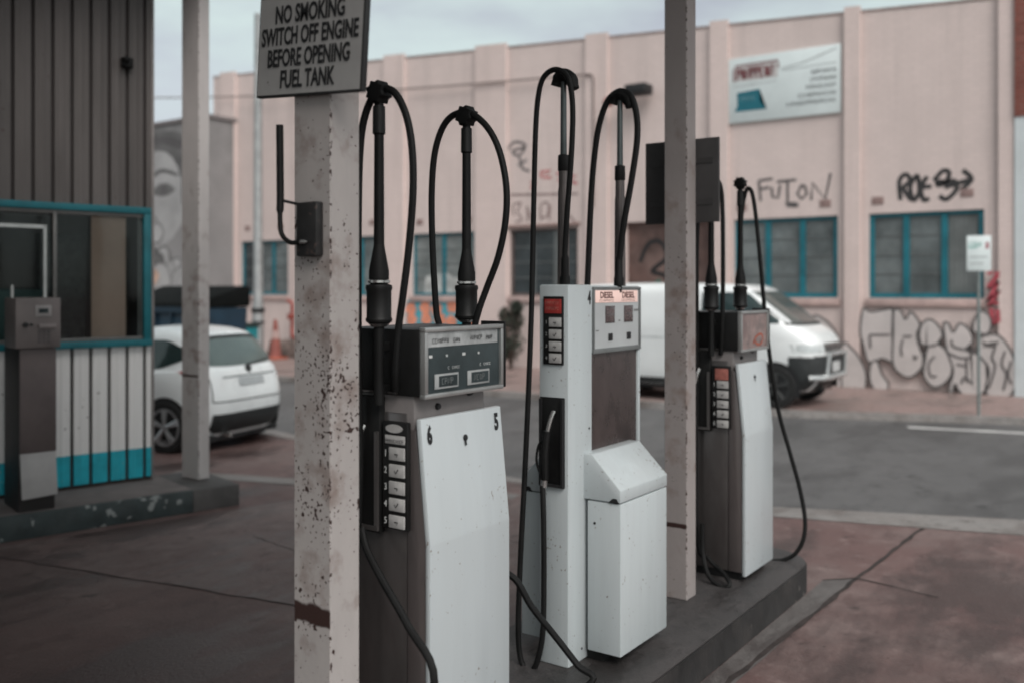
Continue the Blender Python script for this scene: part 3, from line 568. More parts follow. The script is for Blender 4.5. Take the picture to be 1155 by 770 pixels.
for q, r in ((HOSE_C, .0135), (HOSE_D, .0165)):
    b = MB(); b.tube(q, r, 10, 6); b.build('hose', rubber, p4)

# ================================================================== POSTS, SIGNS
def post(label, x0, y0, x1, y1, z0, z1, mat_args, group='canopy posts'):
    cx, cy = (x0+x1)/2, (y0+y1)/2; w, d = (x1-x0)/2, (y1-y0)/2
    p = thing('canopy_post', label, 'post', (cx, cy, z0), group=group)
    b = MB(); b.box(-w, -d, 0, w, d, z1-z0, .004, 1); b.build('shaft', rusty_paint('chipped_post_paint', *mat_args[0](w, d)), p)
    return p
post('rust-spotted white post with the no smoking sign, in the foreground', -2.372, 2.13, -2.20, 2.262, .18, 5.25, [lambda w, d: ((.42, .385, .37), (w, -d), .715, .022, .034)])
post('pinkish white square post at the pump island between the middle and farthest pumps', -2.39, 4.945, -2.25, 5.07, .18, 5.25, [lambda w, d: ((.32, .285, .275), (w, -d), .42, -.06, .014)])
kp = post('white post on the kiosk kerb end, in front of the parked hatchback', -.125, -.06, .125, .06, .2, 5.25, [lambda w, d: ((.46, .43, .42), (w, -d), .95, -.09, .012)])
kp.location = (-7.435, 5.48, .2)

sign_face = M('weathered_sign_face', (.36, .35, .34), .55, 0, .12, 3, col2=(.27, .26, .25), mix=.4, chips=((.10, .09, .08), .88, 30))
sgn = thing('warning_sign', 'grey no smoking sign with black capitals, fixed high on the foreground post', 'sign', (-2.278, 2.105, 2.575))
b = MB(); b.box(-.245, -.006, .0, .245, .016, .348, .003); fr = b.build('sign_plate', M('sign_edge', (.02, .02, .02), .6), sgn)
b = MB(); b.quad((-.238, -.008, .006), (.238, -.008, .006), (.238, -.008, .325), (-.238, -.008, .325)); b.build('sign_face', sign_face, sgn)
b = MB()
for i, t in enumerate(('NO SMOKING', 'SWITCH OFF ENGINE', 'BEFORE OPENING', 'FUEL TANK')):
    b.text(t, .080, (0, -.0105, .263-i*.0705), X, Z, sx={0: .635, 1: .58, 2: .59, 3: .61}[i], bold=.0018)
b.build('lettering', ink, sgn)
b = MB(); b.box(-.06, .016, .05, .06, .022, .30); b.build('sign_bracket', rust, sgn)
sgn.rotation_euler = (0, R(4.0), 0)
s2 = thing('sign_board', 'dark grey back of a sign board on the far side of the island post', 'sign', (-2.345, 5.075, 2.335))
b = MB(); b.box(-.232, 0, 0, .232, .022, .485, .003); b.build('sign_plate', M('dark_sign_back', (.050, .047, .047), .6, 0, .2, 4), s2)
b = MB(); b.box(-.225, .022, .006, .225, .025, .479); b.build('sign_face', sign_face, s2)
b = MB(); b.box(-.20, -.004, .10, .20, 0, .13); rl = M('sign_rail', (.045, .043, .043), .6); b.build('back_rail', rl, s2)
b = MB(); b.box(-.20, -.004, .34, .20, 0, .37); b.build('back_rail', rl, s2)

hk = thing('squeegee_holder', 'black metal holder with an upright rod, bolted to the foreground post', 'holder', (-2.278, 2.13, 2.055))
b = MB(); b.box(-.045, -.035, 0, .048, -.001, .175, .006); b.build('holder_box', M('holder_black', (.016, .015, .015), .6, 0, .3, 20, chips=((.06, .04, .035), .8, 40)), hk)
b = MB(); b.tube([(-.105, -.05, .43), (-.102, -.05, .20), (-.098, -.055, .14), (-.085, -.06, .075), (-.05, -.055, .045), (-.01, -.045, .048)], [.012]*8+[.008]*13, 10, 4); b.build('rod', rubber, hk)
b = MB(); b.tube([(-.10, -.05, .185), (-.05, -.03, .172), (.0, -.02, .165)], .005, 8, 4); b.build('stay', ink, hk)
b = MB(); b.lathe((-.012, -.046, .046), X, [(0, .007), (.02, .006), (.03, .002)], 10); b.build('rod_tip', alu, hk)

# canopy overhead (posts run up to it; above the picture)
cn = thing('canopy', 'flat white forecourt canopy carried on the posts, overhead', 'canopy', (-4.7, 2.0, 5.25))
CO = [(-4.6, -16), (4.7, -16), (4.7, 3.75), (.5, 3.75), (.5, .6), (-2.1, .6), (-2.1, 3.75), (-4.6, 3.75)]  # unseen outline, stretched back and notched to block and admit light
b = MB(); b.prism(CO, 'z', 0, .06); b.build('soffit', M('canopy_soffit', (.16, .155, .15), .7, 0, .15, 1), cn)
b = MB()
for i in range(8):
    (xa, ya), (xb, yb) = CO[i], CO[(i+1) % 8]; L = math.hypot(xb-xa, yb-ya); nx, ny = (yb-ya)/L*.04, -(xb-xa)/L*.04
    b.prism([(xa, ya), (xb, yb), (xb+nx, yb+ny), (xa+nx, ya+ny)], 'z', -.05, .5)
b.build('fascia', M('canopy_fascia', (.45, .44, .43), .6, 0, .1, 1), cn)
b = MB(); b.prism(CO, 'z', .44, .47); b.build('roof_sheet', M('canopy_roof', (.25, .25, .25), .7), cn)

# ================================================================== KIOSK
TH = R(-14)
ko = thing('kiosk', 'kiosk in ribbed sheet, brown above its window, white and teal below', 'building', (-7.69, 5.2, .2), TH)
def ribbed(y0, y1, z0, z1, pitch=.157, groove=.028, depth=.030):
    """standing rib cladding on the plane x=0, local y from y0 to y1"""
    bb = MB(); P = [(0, y1)]; y = y1-.055
    while y > y0:
        P += [(0, y), (-depth, y-.004), (-depth, y-groove), (0, y-groove-.004)]
        P += [(0, y-groove-.004-.04), (.004, y-groove-.055), (.004, y-groove-.075), (0, y-groove-.09)]
        y -= pitch
    P.append((0, y0))
    for i in range(len(P)-1):
        if P[i][1] <= y0 and P[i+1][1] <= y0: continue
        a, c = P[i], P[i+1]
        bb.quad((a[0], a[1], z0), (c[0], max(c[1], y0), z0), (c[0], max(c[1], y0), z1), (a[0], a[1], z1))
    return bb
KY = -9.0  # kiosk lengthened out of view to block light from the left
ribbed(KY, 0, 2.49, 4.8).build('upper_cladding', M('brown_sheet', (.10, .088, .084), .5, .1, .2, 2.2, col2=(.145, .13, .126), mix=.4, bump=.05, stretch=(1, 1, .15), chips=((.07, .05, .045), .87, 22)), ko, angle=20)
ribbed(KY, 0, .30, 1.235).build('lower_cladding', M('white_sheet', (.74, .73, .72), .55, 0, .08, 2.2, col2=(.64, .62, .605), mix=.4, stretch=(1, 1, .2), chips=((.10, .07, .06), .88, 22)), ko, angle=20)
ribbed(KY, 0, .035, .2995).build('painted_band', teal_b, ko, angle=20)
dk = M('groove_backing', (.03, .024, .023), .8)
grv = M('groove_shade', (.030, .022, .021), .85, 0, .3, 6)  # near-black strips paint shade into the cladding grooves
def grooves(z0, z1):
    bb = MB(); y = -.055
    while y > KY: bb.quad((-.0285, y-.030, z0), (-.0285, y-.002, z0), (-.0285, y-.002, z1), (-.0285, y-.030, z1)); y -= .157
    return bb
b = MB(); b.box(-.05, KY, .0, -.023, -.001, 1.235); b.box(-.05, KY, 2.49, -.023, -.001, 4.8); b.build('wall_backing', dk, ko)
grooves(2.49, 4.8).build('groove_shadow_gap', grv, ko); grooves(.30, 1.235).build('groove_shadow_gap', grv, ko)
b = MB(); b.box(-.06, -.012, .0, .012, .012, 4.8, .002); b.build('corner_trim', M('corner_grey', (.22, .20, .195), .6, 0, .2, 3), ko)
b = MB(); b.box(-3.0, -.03, 0, -.06, .0, 4.8); b.box(-3.0, KY, 0, -2.96, -.03, 4.8); b.box(-3.0, KY-.03, 0, 0, KY, 4.8); b.build('other_walls', M('kiosk_wall', (.20, .185, .18), .7, 0, .15, 2), ko)
b = MB(); b.box(-2.95, KY, .0, -.05, -.03, .02); b.build('interior_floor', dark_in, ko)
b = MB(); b.box(-2.95, KY, 2.6, -.05, -.03, 2.62); b.build('interior_ceiling', dark_in, ko)
# window
wf = MB(); wf.box(-.045, -.085, 1.235, .03, -.020, 2.49, .004); wf.box(-.045, KY+.3, 2.435, .034, -.020, 2.495, .004); wf.box(-.045, KY+.3, 1.232, .045, -.016, 1.29, .004); wf.box(-.045, KY+.25, 1.232, .03, KY+.3, 2.49)
win = wf.build('window', teal, ko)
b = MB(); b.box(-.045, KY, 1.235, -.01, KY+.25, 2.49); b.build('side_infill', M('kiosk_infill', (.2, .18, .17), .6), ko)
b = MB(); b.box(-.02, -.855, 1.29, .012, -.825, 2.435, .003); b.box(-.03, KY+.3, 2.40, .010, -.085, 2.435, .002); b.box(-.02, KY+.3, 1.29, .008, -.085, 1.32, .002)
b.box(-.055, -.125, 1.29, -.03, -.085, 2.435); b.build('frame', M('window_aluminium', (.16, .155, .15), .45, .5, .15, 5), win)
gl = glass_mat('kiosk_glass', (.80, .85, .84), .7)
b = MB(); b.quad((-.012, -.825, 1.31), (-.012, -.1, 1.31), (-.012, -.1, 2.41), (-.012, -.825, 2.41)); b.build('pane', gl, win)
b = MB(); b.quad((-.032, KY+.3, 1.31), (-.032, -.84, 1.31), (-.032, -.84, 2.41), (-.032, KY+.3, 2.41)); b.build('pane', gl, win)
b = MB(); b.box(-.03, -1.75, 2.27, -.015, -.91, 2.30); b.box(-.03, -.925, 1.32, -.015, -.90, 2.30); b.build('sliding_sash', alu, win)
b = MB(); b.box(-.075, -.52, 1.24, -.06, -.22, 2.44); b.build('blind', M('beige_blind', (.68, .47, .38), .7, 0, .1, 2), ko)
b = MB(); b.box(-.5, -1.9, 1.0, -.35, -.6, 1.28); b.box(-1.2, -1.6, .9, -.8, -.7, 1.75, .02); b.build('counter', M('green_cabinet', (.05, .11, .105), .5, 0, .3, 3), ko)
b = MB(); b.box(-1.5, -.62, 1.0, -1.3, -.2, 2.3); b.build('shelf_unit', M('dim_shelf', (.10, .12, .12), .6, 0, .4, 12), ko)
# floodlight and stub on the cladding
fl = tag(MB().box(-.03, -.05, -.045, .03, .05, .045, .01).tube([(0, 0, .0), (.06, -.02, .03), (.10, -.06, .0)], .022, 10, 3).build('outlet_lamp', rubber), 'small black lamp with a stub of cable on the upper kiosk cladding', 'lamp')
fl.location = Matrix.Translation((-7.69, 5.2, .2)) @ Matrix.Rotation(TH, 4, 'Z') @ Vector((.03, -.24, 3.79)); fl.rotation_euler[2] = TH
# kerb
kk = thing('kiosk_kerb', 'raised concrete kerb along the kiosk, dark green paint flaking at its front', 'kerb', (-7.69, 5.2, 0), TH)
b = MB(); b.box(-.2, -9.2, 0, .693, .10, .195, .006); b.build('painted_kerb', M('flaking_green_paint', (.030, .042, .043), .6, 0, .3, 6, col2=(.045, .055, .055), mix=.4, bump=.4, bscale=18, chips=((.22, .235, .23), .80, 9)), kk)
b = MB(); b.box(-.2, .103, 0, .690, .53, .192, .006); b.build('bare_kerb', M('bare_kerb_concrete', (.085, .08, .078), .8, 0, .25, 4, bump=.3), kk)
b = MB(); b.box(-.19, -9.19, .1955, .66, .10, .2, .0); b.build('kerb_top', M('kerb_top_concrete', (.15, .13, .125), .85, 0, .25, 3, bump=.3), kk)

# payment cabinet beside the kiosk
pc = thing('payment_cabinet', 'brown grey cabinet with a keypad box on top and white lower panel, before the kiosk', 'cabinet', (-7.345, 3.93, .2), TH)
b = MB(); b.box(-.46, -.125, .0, -.012, .14, 1.28, .006); b.build('cabinet_body', M('dark_side_steel', (.020, .017, .017), .6, .1, .2, 4), pc)
b = MB(); b.box(-.012, -.12, .46, .012, .145, 1.28, .004); b.build('upper_panel', M('brown_panel', (.115, .09, .088), .55, .1, .15, 3), pc)
b = MB(); b.prism([(-.105, .10), (.155, .115), (.140, .46), (-.12, .46)], 'x', -.012, .016, .003); b.build('lower_panel', M('dirty_white_panel', (.40, .385, .38), .5, 0, .12, 3), pc)
b = MB(); b.box(-.3, -.16, 1.285, .045, .17, 1.68, .01); hb = b.build('keypad_box', M('grey_brown_case', (.17, .145, .14), .5, .2, .15, 4), pc)
b = MB(); b.box(.045, -.02, 1.53, .053, .10, 1.62, .003); sc = b.build('screen_bezel', M('bezel', (.30, .28, .275), .5), hb)
b = MB(); b.box(.053, .005, 1.56, .055, .075, 1.595); b.build('screen', screen, sc)
b = MB(); b.box(.045, .0, 1.44, .075, .13, 1.475, .006); b.build('tray', M('tray_brown', (.22, .19, .185), .5), hb)
b = MB()
for i in range(3):
    for j in range(4): b.box(.045, .0+i*.034, 1.325+j*.026, .050, .024+i*.034, 1.343+j*.026, .002)
b.build('keypad', M('keys', (.09, .08, .08), .5), hb)
b = MB(); b.lathe((.045, -.09, 1.47), X, [(0, .02), (.03, .018), (.035, .01)], 14); b.lathe((.045, -.045, 1.47), X, [(0, .012), (.015, .01)], 12); b.build('card_slot', ink, hb)
b = MB(); b.cyl((-.1, -.15, 1.68), (-.1, -.15, 1.78), .012, 10); b.build('stub_pipe', alu, hb)
# ================================================================== PINK WAREHOUSE
FY = 18.9
wh = thing('warehouse', 'pink painted brick warehouse with teal windows and graffiti across the street', 'building', (-13.5, FY, .05))
ox, oz = -13.5, .05
pink = brick_mat('pink_painted_brick', (.64, .535, .505), (.58, .48, .455), .8, .25, .025, (.555, .465, .44))
pink2 = brick_mat('pier_pink', (.66, .545, .515), (.60, .49, .46), .8, .25, .025, (.58, .48, .45))
X0, X1 = -24.75-ox, -2.27-ox
def roof(x): return 7.17-.05+.0645*(-2.27-(x+ox))
holes = []   # (x0, z0, x1, z1) in wall coordinates
WIN = [(-4.785, -2.766, 3), (-7.523, -5.376, 3), (-13.30, -11.35, 3), (-16.463, -14.396, 2), (-19.70, -17.70, 3), (-23.404, -21.29, 3)]
for a, c, _ in WIN: holes.append((a-ox, 1.72, c-ox, 3.35))
DOOR = (-10.11-ox, 0.0, -8.0-ox, 3.40); holes.append(DOOR)
xs = sorted({X0, X1, *[h[0] for h in holes], *[h[2] for h in holes]}); zs = [0.0, 1.72, 3.35, 3.40, None]
b = MB()
def inhole(xm, zm): return any(h[0] < xm < h[2] and h[1] < zm < h[3] for h in holes)
for i in range(len(xs)-1):
    for j in range(len(zs)-1):
        a, c = xs[i], xs[i+1]; z0, z1 = zs[j], zs[j+1]
        zm = 5 if z1 is None else (z0+z1)/2
        if inhole((a+c)/2, zm): continue
        b.quad((a, 0, z0), (c, 0, z0), (c, 0, roof(c) if z1 is None else z1), (a, 0, roof(a) if z1 is None else z1))
for h in holes:
    a, z0, c, z1 = h; d = .20
    b.quad((a, 0, z0), (a, 0, z1), (a, d, z1), (a, d, z0)); b.quad((c, 0, z0), (c, d, z0), (c, d, z1), (c, 0, z1))
    b.quad((a, 0, z1), (c, 0, z1), (c, d, z1), (a, d, z1)); b.quad((a, 0, z0), (a, d, z0), (c, d, z0), (c, 0, z0))
b.quad((X0, 0, 0), (X0, 0, roof(X0)), (X0, 9, roof(X0)), (X0, 9, 0)); b.quad((X1, 0, 0), (X1, 9, 0), (X1, 9, roof(X1)), (X1, 0, roof(X1)))
b.quad((X0, 9, 0), (X0, 9, roof(X0)), (X1, 9, roof(X1)), (X1, 9, 0))
b.build('wall', pink, wh)
b = MB(); b.prism([(X0, roof(X0)-.28), (X1, roof(X1)-.28), (X1, roof(X1)-.24), (X0, roof(X0)-.24)], 'y', .12, 8.9); b.build('roof', M('tin_roof', (.25, .25, .25), .6), wh)
b = MB(); b.prism([(X0, roof(X0)), (X1, roof(X1)), (X1, roof(X1)+.035), (X0, roof(X0)+.035)], 'y', -.02, .12); b.build('parapet_cap', M('cap_stain', (.36, .27, .25), .8, 0, .3, 3, col2=(.22, .17, .16), mix=.4), wh)
for xc, w in ((-2.39, .26), (-5.08, .30), (-7.83, .40), (-10.81, .58), (-13.83, .95), (-17.05, .72), (-20.5, .9), (-23.95, .7)):
    a, c = xc-w/2-ox, min(xc+w/2-ox, X1-.002)
    b = MB(); b.prism([(a, 0), (c, 0), (c, roof(c)+.10), (a, roof(a)+.10)], 'y', -.10, -.002); b.build('pier', pink2, wh)
glm = M('dusty_window_glass', (.135, .155, .158), .2, 0, .35, 1.2, col2=(.21, .23, .228), mix=.4, spec=.6)
glp = M('pale_window_glass', (.22, .235, .23), .3, 0, .3, 1.5, col2=(.10, .12, .12), mix=.45)
gld = M('dark_window_glass', (.045, .055, .06), .2, 0, .4, 1.5, spec=.6)
bar_m = M('glazing_bar', (.115, .125, .125), .6)
for wi, (a, c, n) in enumerate(WIN):
    a -= ox; c -= ox; z0, z1 = 1.725, 3.345; f = .09 if wi < 2 else .07
    fm = teal_w if wi != 2 else M('rusty_dark_frame', (.10, .075, .07), .7, 0, .3, 5)
    b = MB(); b.box(a+.004, .05, z0, c-.004, .12, z0+f); b.box(a+.004, .05, z1-f*.7, c-.004, .12, z1); b.box(a+.004, .05, z0+f, a+f, .12, z1-f*.7); b.box(c-f, .05, z0+f, c-.004, .12, z1-f*.7)
    win = b.build('window', fm, wh)
    w = (c-a)/n
    for k in range(1, n):
        b = MB(); b.box(a+w*k-.055, .055, z0+f, a+w*k+.055, .115, z1-f*.7); b.build('mullion', fm if wi != 2 else bar_m, win)
    for k in range(n):
        p0, p1 = a+w*k+(f if k == 0 else .055), a+w*(k+1)-(f if k == n-1 else .055)
        b = MB(); b.quad((p0, .10, z0+f), (p1, .10, z0+f), (p1, .10, z1-f*.7), (p0, .10, z1-f*.7))
        b.build('pane', {2: gld, 3: glp}.get(wi, glp if (wi, k) in ((0, 2),) else (gld if (wi, k) == (5, 0) else glm)), win)
        b = MB()
        if wi == 0 and k == 2:
            for q in range(7): xx = p0+(p1-p0)*(q+.5)/7; MB().box(xx-.012, .088, z0+f, xx+.012, .096, z1-f*.7).build('glazing_bar', bar_m, win)
        else:
            for q in range(1, 4): zz = z0+f+(z1-z0-1.7*f)*q/4; MB().box(p0, .09, zz-.012, p1, .097, zz+.012).build('glazing_bar', bar_m, win)
        b.bm.free()
    if wi == 3:
        b = MB(); b.prism([(a+.35, z0+f), (c-.25, z0+f), (c-.3, z0+.55), (c-.7, z0+.45), (c-1.0, z0+.62), (a+.4, z0+.50)], 'y', .086, .092); b.build('broken_film', M('pale_film', (.42, .43, .42), .6, 0, .3, 5), win)
    b = MB(); b.box(a-.05, -.06, z0-.16, c+.05, -.002, z0-.012, .01); b.build('window_sill', M('sill_pink', (.46, .34, .315), .75, 0, .15, 4), win)
# doorway with a brown tagged shutter
b = MB(); b.box(DOOR[0]+.002, .14, 0, DOOR[2]-.002, .19, 3.395); dr = b.build('shutter_door', M('brown_shutter', (.115, .068, .058), .7, 0, .35, 1.6, col2=(.19, .13, .115), mix=.45), wh)
b = MB(); O = Vector((-9.1-ox, .137, 1.6))
b.stroke([(-.7, .9), (-.5, 1.3), (-.2, 1.35), (-.05, 1.0), (-.4, .7), (-.1, .6), (.2, .3), (.1, -.1), (-.4, .1)], .10, O, X, Z, 5); b.stroke([(.3, 1.2), (.7, .9), (.45, .4), (.8, .2)], .07, O, X, Z, 5); b.build('door_tag', ink, dr)
b = MB(); b.stroke([(-.3, .5), (-.6, .2), (-.2, -.2), (.3, .1)], .09, O+Vector((.1, -.001, 0)), X, Z, 5); b.build('door_tag', M('green_tag', (.03, .12, .09), .6), dr)
# vents
vm = M('vent_brick', (.30, .205, .19), .8, 0, .2, 20)
for px, pz in ((-4.62, 3.60), (-3.05, 3.66), (-5.62, 3.60), (-7.35, 3.60), (-14.6, 3.66), (-16.2, 3.66), (-17.9, 3.72), (-21.6, 3.75), (-23.1, 3.75)):
    b = MB(); b.box(-.11, -.012, -.075, .11, -.002, .075, .003)
    for q in range(4): b.box(-.095, -.016, -.06+q*.034, .095, -.012, -.045+q*.034)
    o = b.build('air_vent', vm, wh); o.location = (px-ox, 0, pz)
# graffiti: flat paint a few millimetres proud
def tagpaint(name, strokes, w, mat, sm=5, y=-.004, label=None):
    bb = MB()
    for i, s_ in enumerate(strokes): bb.stroke([(a-ox, c-oz) for a, c in s_], w, (0, y-.0004*i, 0), X, Z, sm)
    o = bb.build(name, mat, wh)
    if label: o['label'] = label
    return o
gink = M('spray_black', (.035, .033, .034), .75, 0, .3, 10)
gink3 = M('spray_charcoal', (.075, .07, .07), .75, 0, .3, 6)
gink2 = M('spray_faded', (.10, .09, .09), .75, 0, .3, 10)
tagpaint('graffiti_tag', FUTON, .055, gink2, 0, label='thin FUTON tag over the left of two teal windows')
tagpaint('graffiti_tag', ROEG, .085, gink, 5, label='thick black tag with an arrow over the right teal window')
tagpaint('graffiti_tag', DARKSCRIB, .07, M('spray_grey', (.17, .15, .15), .75, 0, .3, 10), 3)
tagpaint('graffiti_tag', PANEL_SCRIB, .05, M('spray_brown', (.28, .20, .19), .75, 0, .3, 10), 3)
tagpaint('graffiti_tag', REDSCRIB, .08, M('spray_pink', (.50, .16, .16), .75, 0, .3, 10), 0, label='pinkish red scrawl above the dark window')
tagpaint('graffiti_tag', REDCOL, .06, M('spray_faint_red', (.46, .20, .19), .75, 0, .3, 10), 0)
tagpaint('graffiti_tag', REDTAG, .075, M('spray_red', (.42, .07, .09), .75, 0, .3, 10), 0, y=-.104, label='red zigzag tag at the right end of the wall')
fill = M('silver_spray', (.53, .485, .47), .6, 0, .08, 2.5, col2=(.46, .43, .42), mix=.4)
for i, poly in enumerate(BUBBLES):
    P = [Vector((a-ox, c-oz, 0)) for a, c in poly]; P = crv([P[-1]]+P+[P[0]]+[P[1]], 5)[5:-5]
    pts = [(v.x, v.y) for v in P]
    yy = -.106-.0012*i
    bb = MB(); bb.poly(pts, (0, yy, 0), X, Z); o = bb.build('bubble_letter', fill, wh)
    bb = MB(); bb.stroke(pts+pts[:1], .036, (0, yy-.0008, 0), X, Z); bb.build('letter_outline', gink3, o)
tagpaint('letter_strokes', BUBBLE_STROKES, .035, gink2, 4, y=-.118)
# painted panel under the fourth window: teal with orange flowers
b = MB(); b.prism(rrect(-16.80-ox, .82, -13.72-ox, 1.62, .3), 'y', -.006, -.002); mp = b.build('flower_mural', M('mural_teal', (.065, .30, .36), .7, 0, .25, 2), wh)
rn = random.Random(5); mo = M('mural_orange', (.74, .27, .16), .7, 0, .2, 3)
for k in range(12):
    b = MB()
    cx, cz = -16.5-ox+(k%6)*.48+rn.uniform(-.08, .08), 1.06+(k//6)*.34+rn.uniform(-.06, .06)
    for q in range(5):
        a = q*1.256+k; b.poly([(cx+.11*math.cos(a)+.085*math.cos(t*.785), cz+.10*math.sin(a)+.085*math.sin(t*.785)) for t in range(8)], (0, -.008-.0005*k-.0001*q, 0), X, Z)
    b.build('painted_flower', mo, mp)
# conduit
cm = M('conduit_grey', (.21, .165, .155), .6)
b = MB(); b.tube([(-10.86-ox, -.13, 3.8), (-10.86-ox, -.13, 6.74), (-10.90-ox, -.13, 6.82), (-11.0-ox, -.13, 6.85)], .022, 8); b.build('conduit', cm, wh)
b = MB(); b.tube([(-13.35-ox, -.03, 3.42), (-11.3-ox, -.03, 3.42)], .03, 8); b.box(-13.38-ox, -.03, 3.40, -11.28-ox, -.002, 3.46); b.build('window_lintel', M('lintel_brown', (.26, .17, .155), .7), wh)
tag(MB().tube([(-11.0, 18.77, 6.90), (-17.0, 18.72, 7.26), (-23, 18.65, 7.78), (-30, 18.5, 8.55), (-48, 18.2, 10.9)], .022, 8, 6).build('overhead_cable', cm), 'thin overhead cable running along the pink wall and off to the left', 'cable')

# shop board high on the wall
sb = thing('shop_board', 'white wall board with a teal hat-shaped logo and lines of small print', 'sign', (-6.465, 18.89, 5.42))
b = MB(); b.box(-1.16, -.05, 0, 1.16, .0, 1.36, .01); b.build('board', M('board_white', (.62, .68, .68), .5, 0, .05, 2), sb)
b = MB(); b.quad((-1.05, -.0525, .86), (-.10, -.0525, .86), (-.08, -.0525, 1.20), (-1.03, -.0525, 1.19)); b.build('title_panel', M('title_pale', (.50, .48, .47), .5, 0, .1, 8), sb)
b = MB(); b.scribble(.80, .24, (-.98, -.0545, .90), X, Z, 8, .22, 6); b.stroke([(-1.0, 1.19), (-.1, 1.20), (-.08, 1.05)], .035, (0, -.0545, 0), X, Z); b.stroke([(-1.04, .86), (-1.04, 1.14)], .035, (0, -.0545, 0), X, Z); b.build('title_lettering', M('title_maroon', (.17, .06, .065), .6), sb)
b = MB(); b.stroke([(-1.05, .77), (-.12, .78)], .02, (0, -.0545, 0), X, Z); b.stroke([(-.02, 1.02), (.4, 1.08), (.75, 1.18), (1.08, 1.28)], .02, (0, -.0545, 0), X, Z, 4); b.stroke([(-.02, .98), (1.08, 1.0)], .015, (0, -.0545, 0), X, Z); b.build('rule_lines', M('pale_rule', (.40, .42, .42), .6), sb)
b = MB(); b.poly([(-1.02, .235), (-.33, .23), (-.44, .38), (-.47, .40), (-.48, .66), (-.97, .63), (-.96, .36)], (0, -.0535, 0), X, Z); lg = b.build('logo', M('logo_teal', (.006, .12, .16), .5, 0, .15, 3), sb)
b = MB(); b.scribble(.34, .10, (-.90, -.0550, .44), X, Z, 5, .2, 2); b.build('logo_lettering', M('logo_pale', (.10, .24, .28), .6), lg)
b = MB()
for i, w in enumerate((.50, .52, .60, .76, 1.0)): b.scribble(w, .075, (1.08-w, -.0545, .83-i*.150), X, Z, int(w*16), .24, i)
b.build('list_lettering', M('list_grey', (.19, .20, .205), .6), sb)

# lamp cluster on the wall
wl = thing('wall_floodlight', 'dark floodlight with two reddish lamps below, high on the pink wall', 'lamp', (-10.05, 18.85, 6.1))
b = MB(); b.box(.20, -.5, .12, .72, -.1, .34, .03); b.build('lamp_housing', ink, wl)
b = MB(); b.tube([(0, .03, .0), (0, -.25, .05), (.3, -.3, .2)], .03, 8, 3); b.build('bracket', gink, wl)
for dx in (-.28, .05):
    b = MB(); b.lathe((dx, -.3, .16), (0, -.3, -1), [(0, .03), (.05, .10), (.16, .13), (.2, .10), (.22, .02)], 14); b.build('red_lamp', M('dull_red_glass', (.36, .15, .13), .35), wl)

# right-hand neighbour and mural building
nb = thing('brick_building', 'red brick building with a pale painted ground floor beside the pink warehouse', 'building', (2.0, 18.75, .05))
b = MB(); b.box(-4.262, 0, 4.95, 12, 9, 9.5); b.build('brick_wall', brick_mat('red_brick', (.20, .065, .05), (.24, .16, .14), .85, .5, .2), nb)
b = MB(); b.box(-4.26, .02, 0, 12, 9, 4.948); b.build('painted_wall', M('pale_blue_render', (.56, .60, .61), .7, 0, .06, 1.5), nb)
mb = thing('mural_building', 'grey building beyond the kiosk with a face painted on its wall', 'building', (-33.0, 17.9, .05))
b = MB(); b.box(-12, 0, 0, 9.35, 7, 7.05); b.build('wall', M('mural_grey', (.19, .185, .185), .8, 0, .3, .5, col2=(.26, .25, .25), mix=.45), mb)
b = MB(); b.box(-12.05, -.06, 7.05, 9.42, 7, 7.15); b.build('parapet_cap', M('mural_cap', (.20, .18, .18), .8), mb)
def face(pts, mat, y, nm='painted_shape', sm=6):
    P = [Vector((a, c, 0)) for a, c in pts]; P = crv([P[-1]]+P+[P[0]]+[P[1]], sm)[sm:-sm]
    bb = MB(); bb.poly([(v.x, v.y) for v in P], (0, y, 0), X, Z); return bb.build(nm, mat, mb)
gA = M('mural_dark', (.085, .08, .082), .8, 0, .35, 1.5); gB = M('mural_mid', (.12, .117, .117), .8, 0, .3, 1.5); gC = M('mural_pale', (.34, .335, .335), .8, 0, .15, 1)
face([(4.9, 3.4), (7.2, 3.3), (8.3, 4.4), (8.35, 5.7), (7.5, 6.35), (6.0, 6.3), (4.9, 5.4)], gC, -.004)
face([(4.6, 5.9), (5.8, 6.15), (6.9, 6.25), (7.6, 5.95), (8.0, 5.3), (8.05, 4.5), (8.6, 4.6), (8.7, 6.0), (8.0, 6.7), (6.4, 6.85), (4.8, 6.6)], gB, -.006)
face([(5.9, 6.3), (7.0, 6.45), (8.0, 6.2), (8.1, 6.45), (7.0, 6.7), (5.8, 6.55)], gA, -.0075)
face([(6.55, 4.95), (6.85, 5.18), (7.3, 5.2), (7.7, 4.98), (7.3, 4.82), (6.9, 4.82)], gB, -.008)
face([(6.95, 5.02), (7.12, 5.16), (7.3, 5.02), (7.12, 4.86)], gA, -.010)
face([(6.4, 5.3), (7.0, 5.55), (7.75, 5.4), (7.8, 5.48), (7.0, 5.68), (6.35, 5.42)], gB, -.010)
face([(6.1, 4.1), (6.4, 4.9), (6.5, 4.9), (6.35, 4.2), (6.7, 4.0), (6.3, 3.95)], gB, -.010)
rn = random.Random(8)
for k in range(14):
    cx, cz, r = 5.9+rn.random()*2.5, 2.0+rn.random()*1.9, .26+rn.random()*.24
    pts = [(cx+r*(1+.25*rn.random())*math.cos(t*.785), cz+r*1.1*math.sin(t*.785)) for t in range(8)]
    face(pts, gC if k % 3 else gB, -.012-.002*k, sm=4)
    bb = MB(); P = crv([Vector((a, c, 0)) for a, c in pts+pts[:1]], 4); bb.stroke([(v.x, v.y) for v in P], .045, (0, -.013-.002*k, 0), X, Z); bb.build('painted_outline', gB, mb)
face([(8.75, 3.2), (9.3, 3.0), (9.33, 6.6), (8.8, 6.5)], M('mural_blue', (.30, .40, .43), .8, 0, .2, 1), -.045, sm=2)
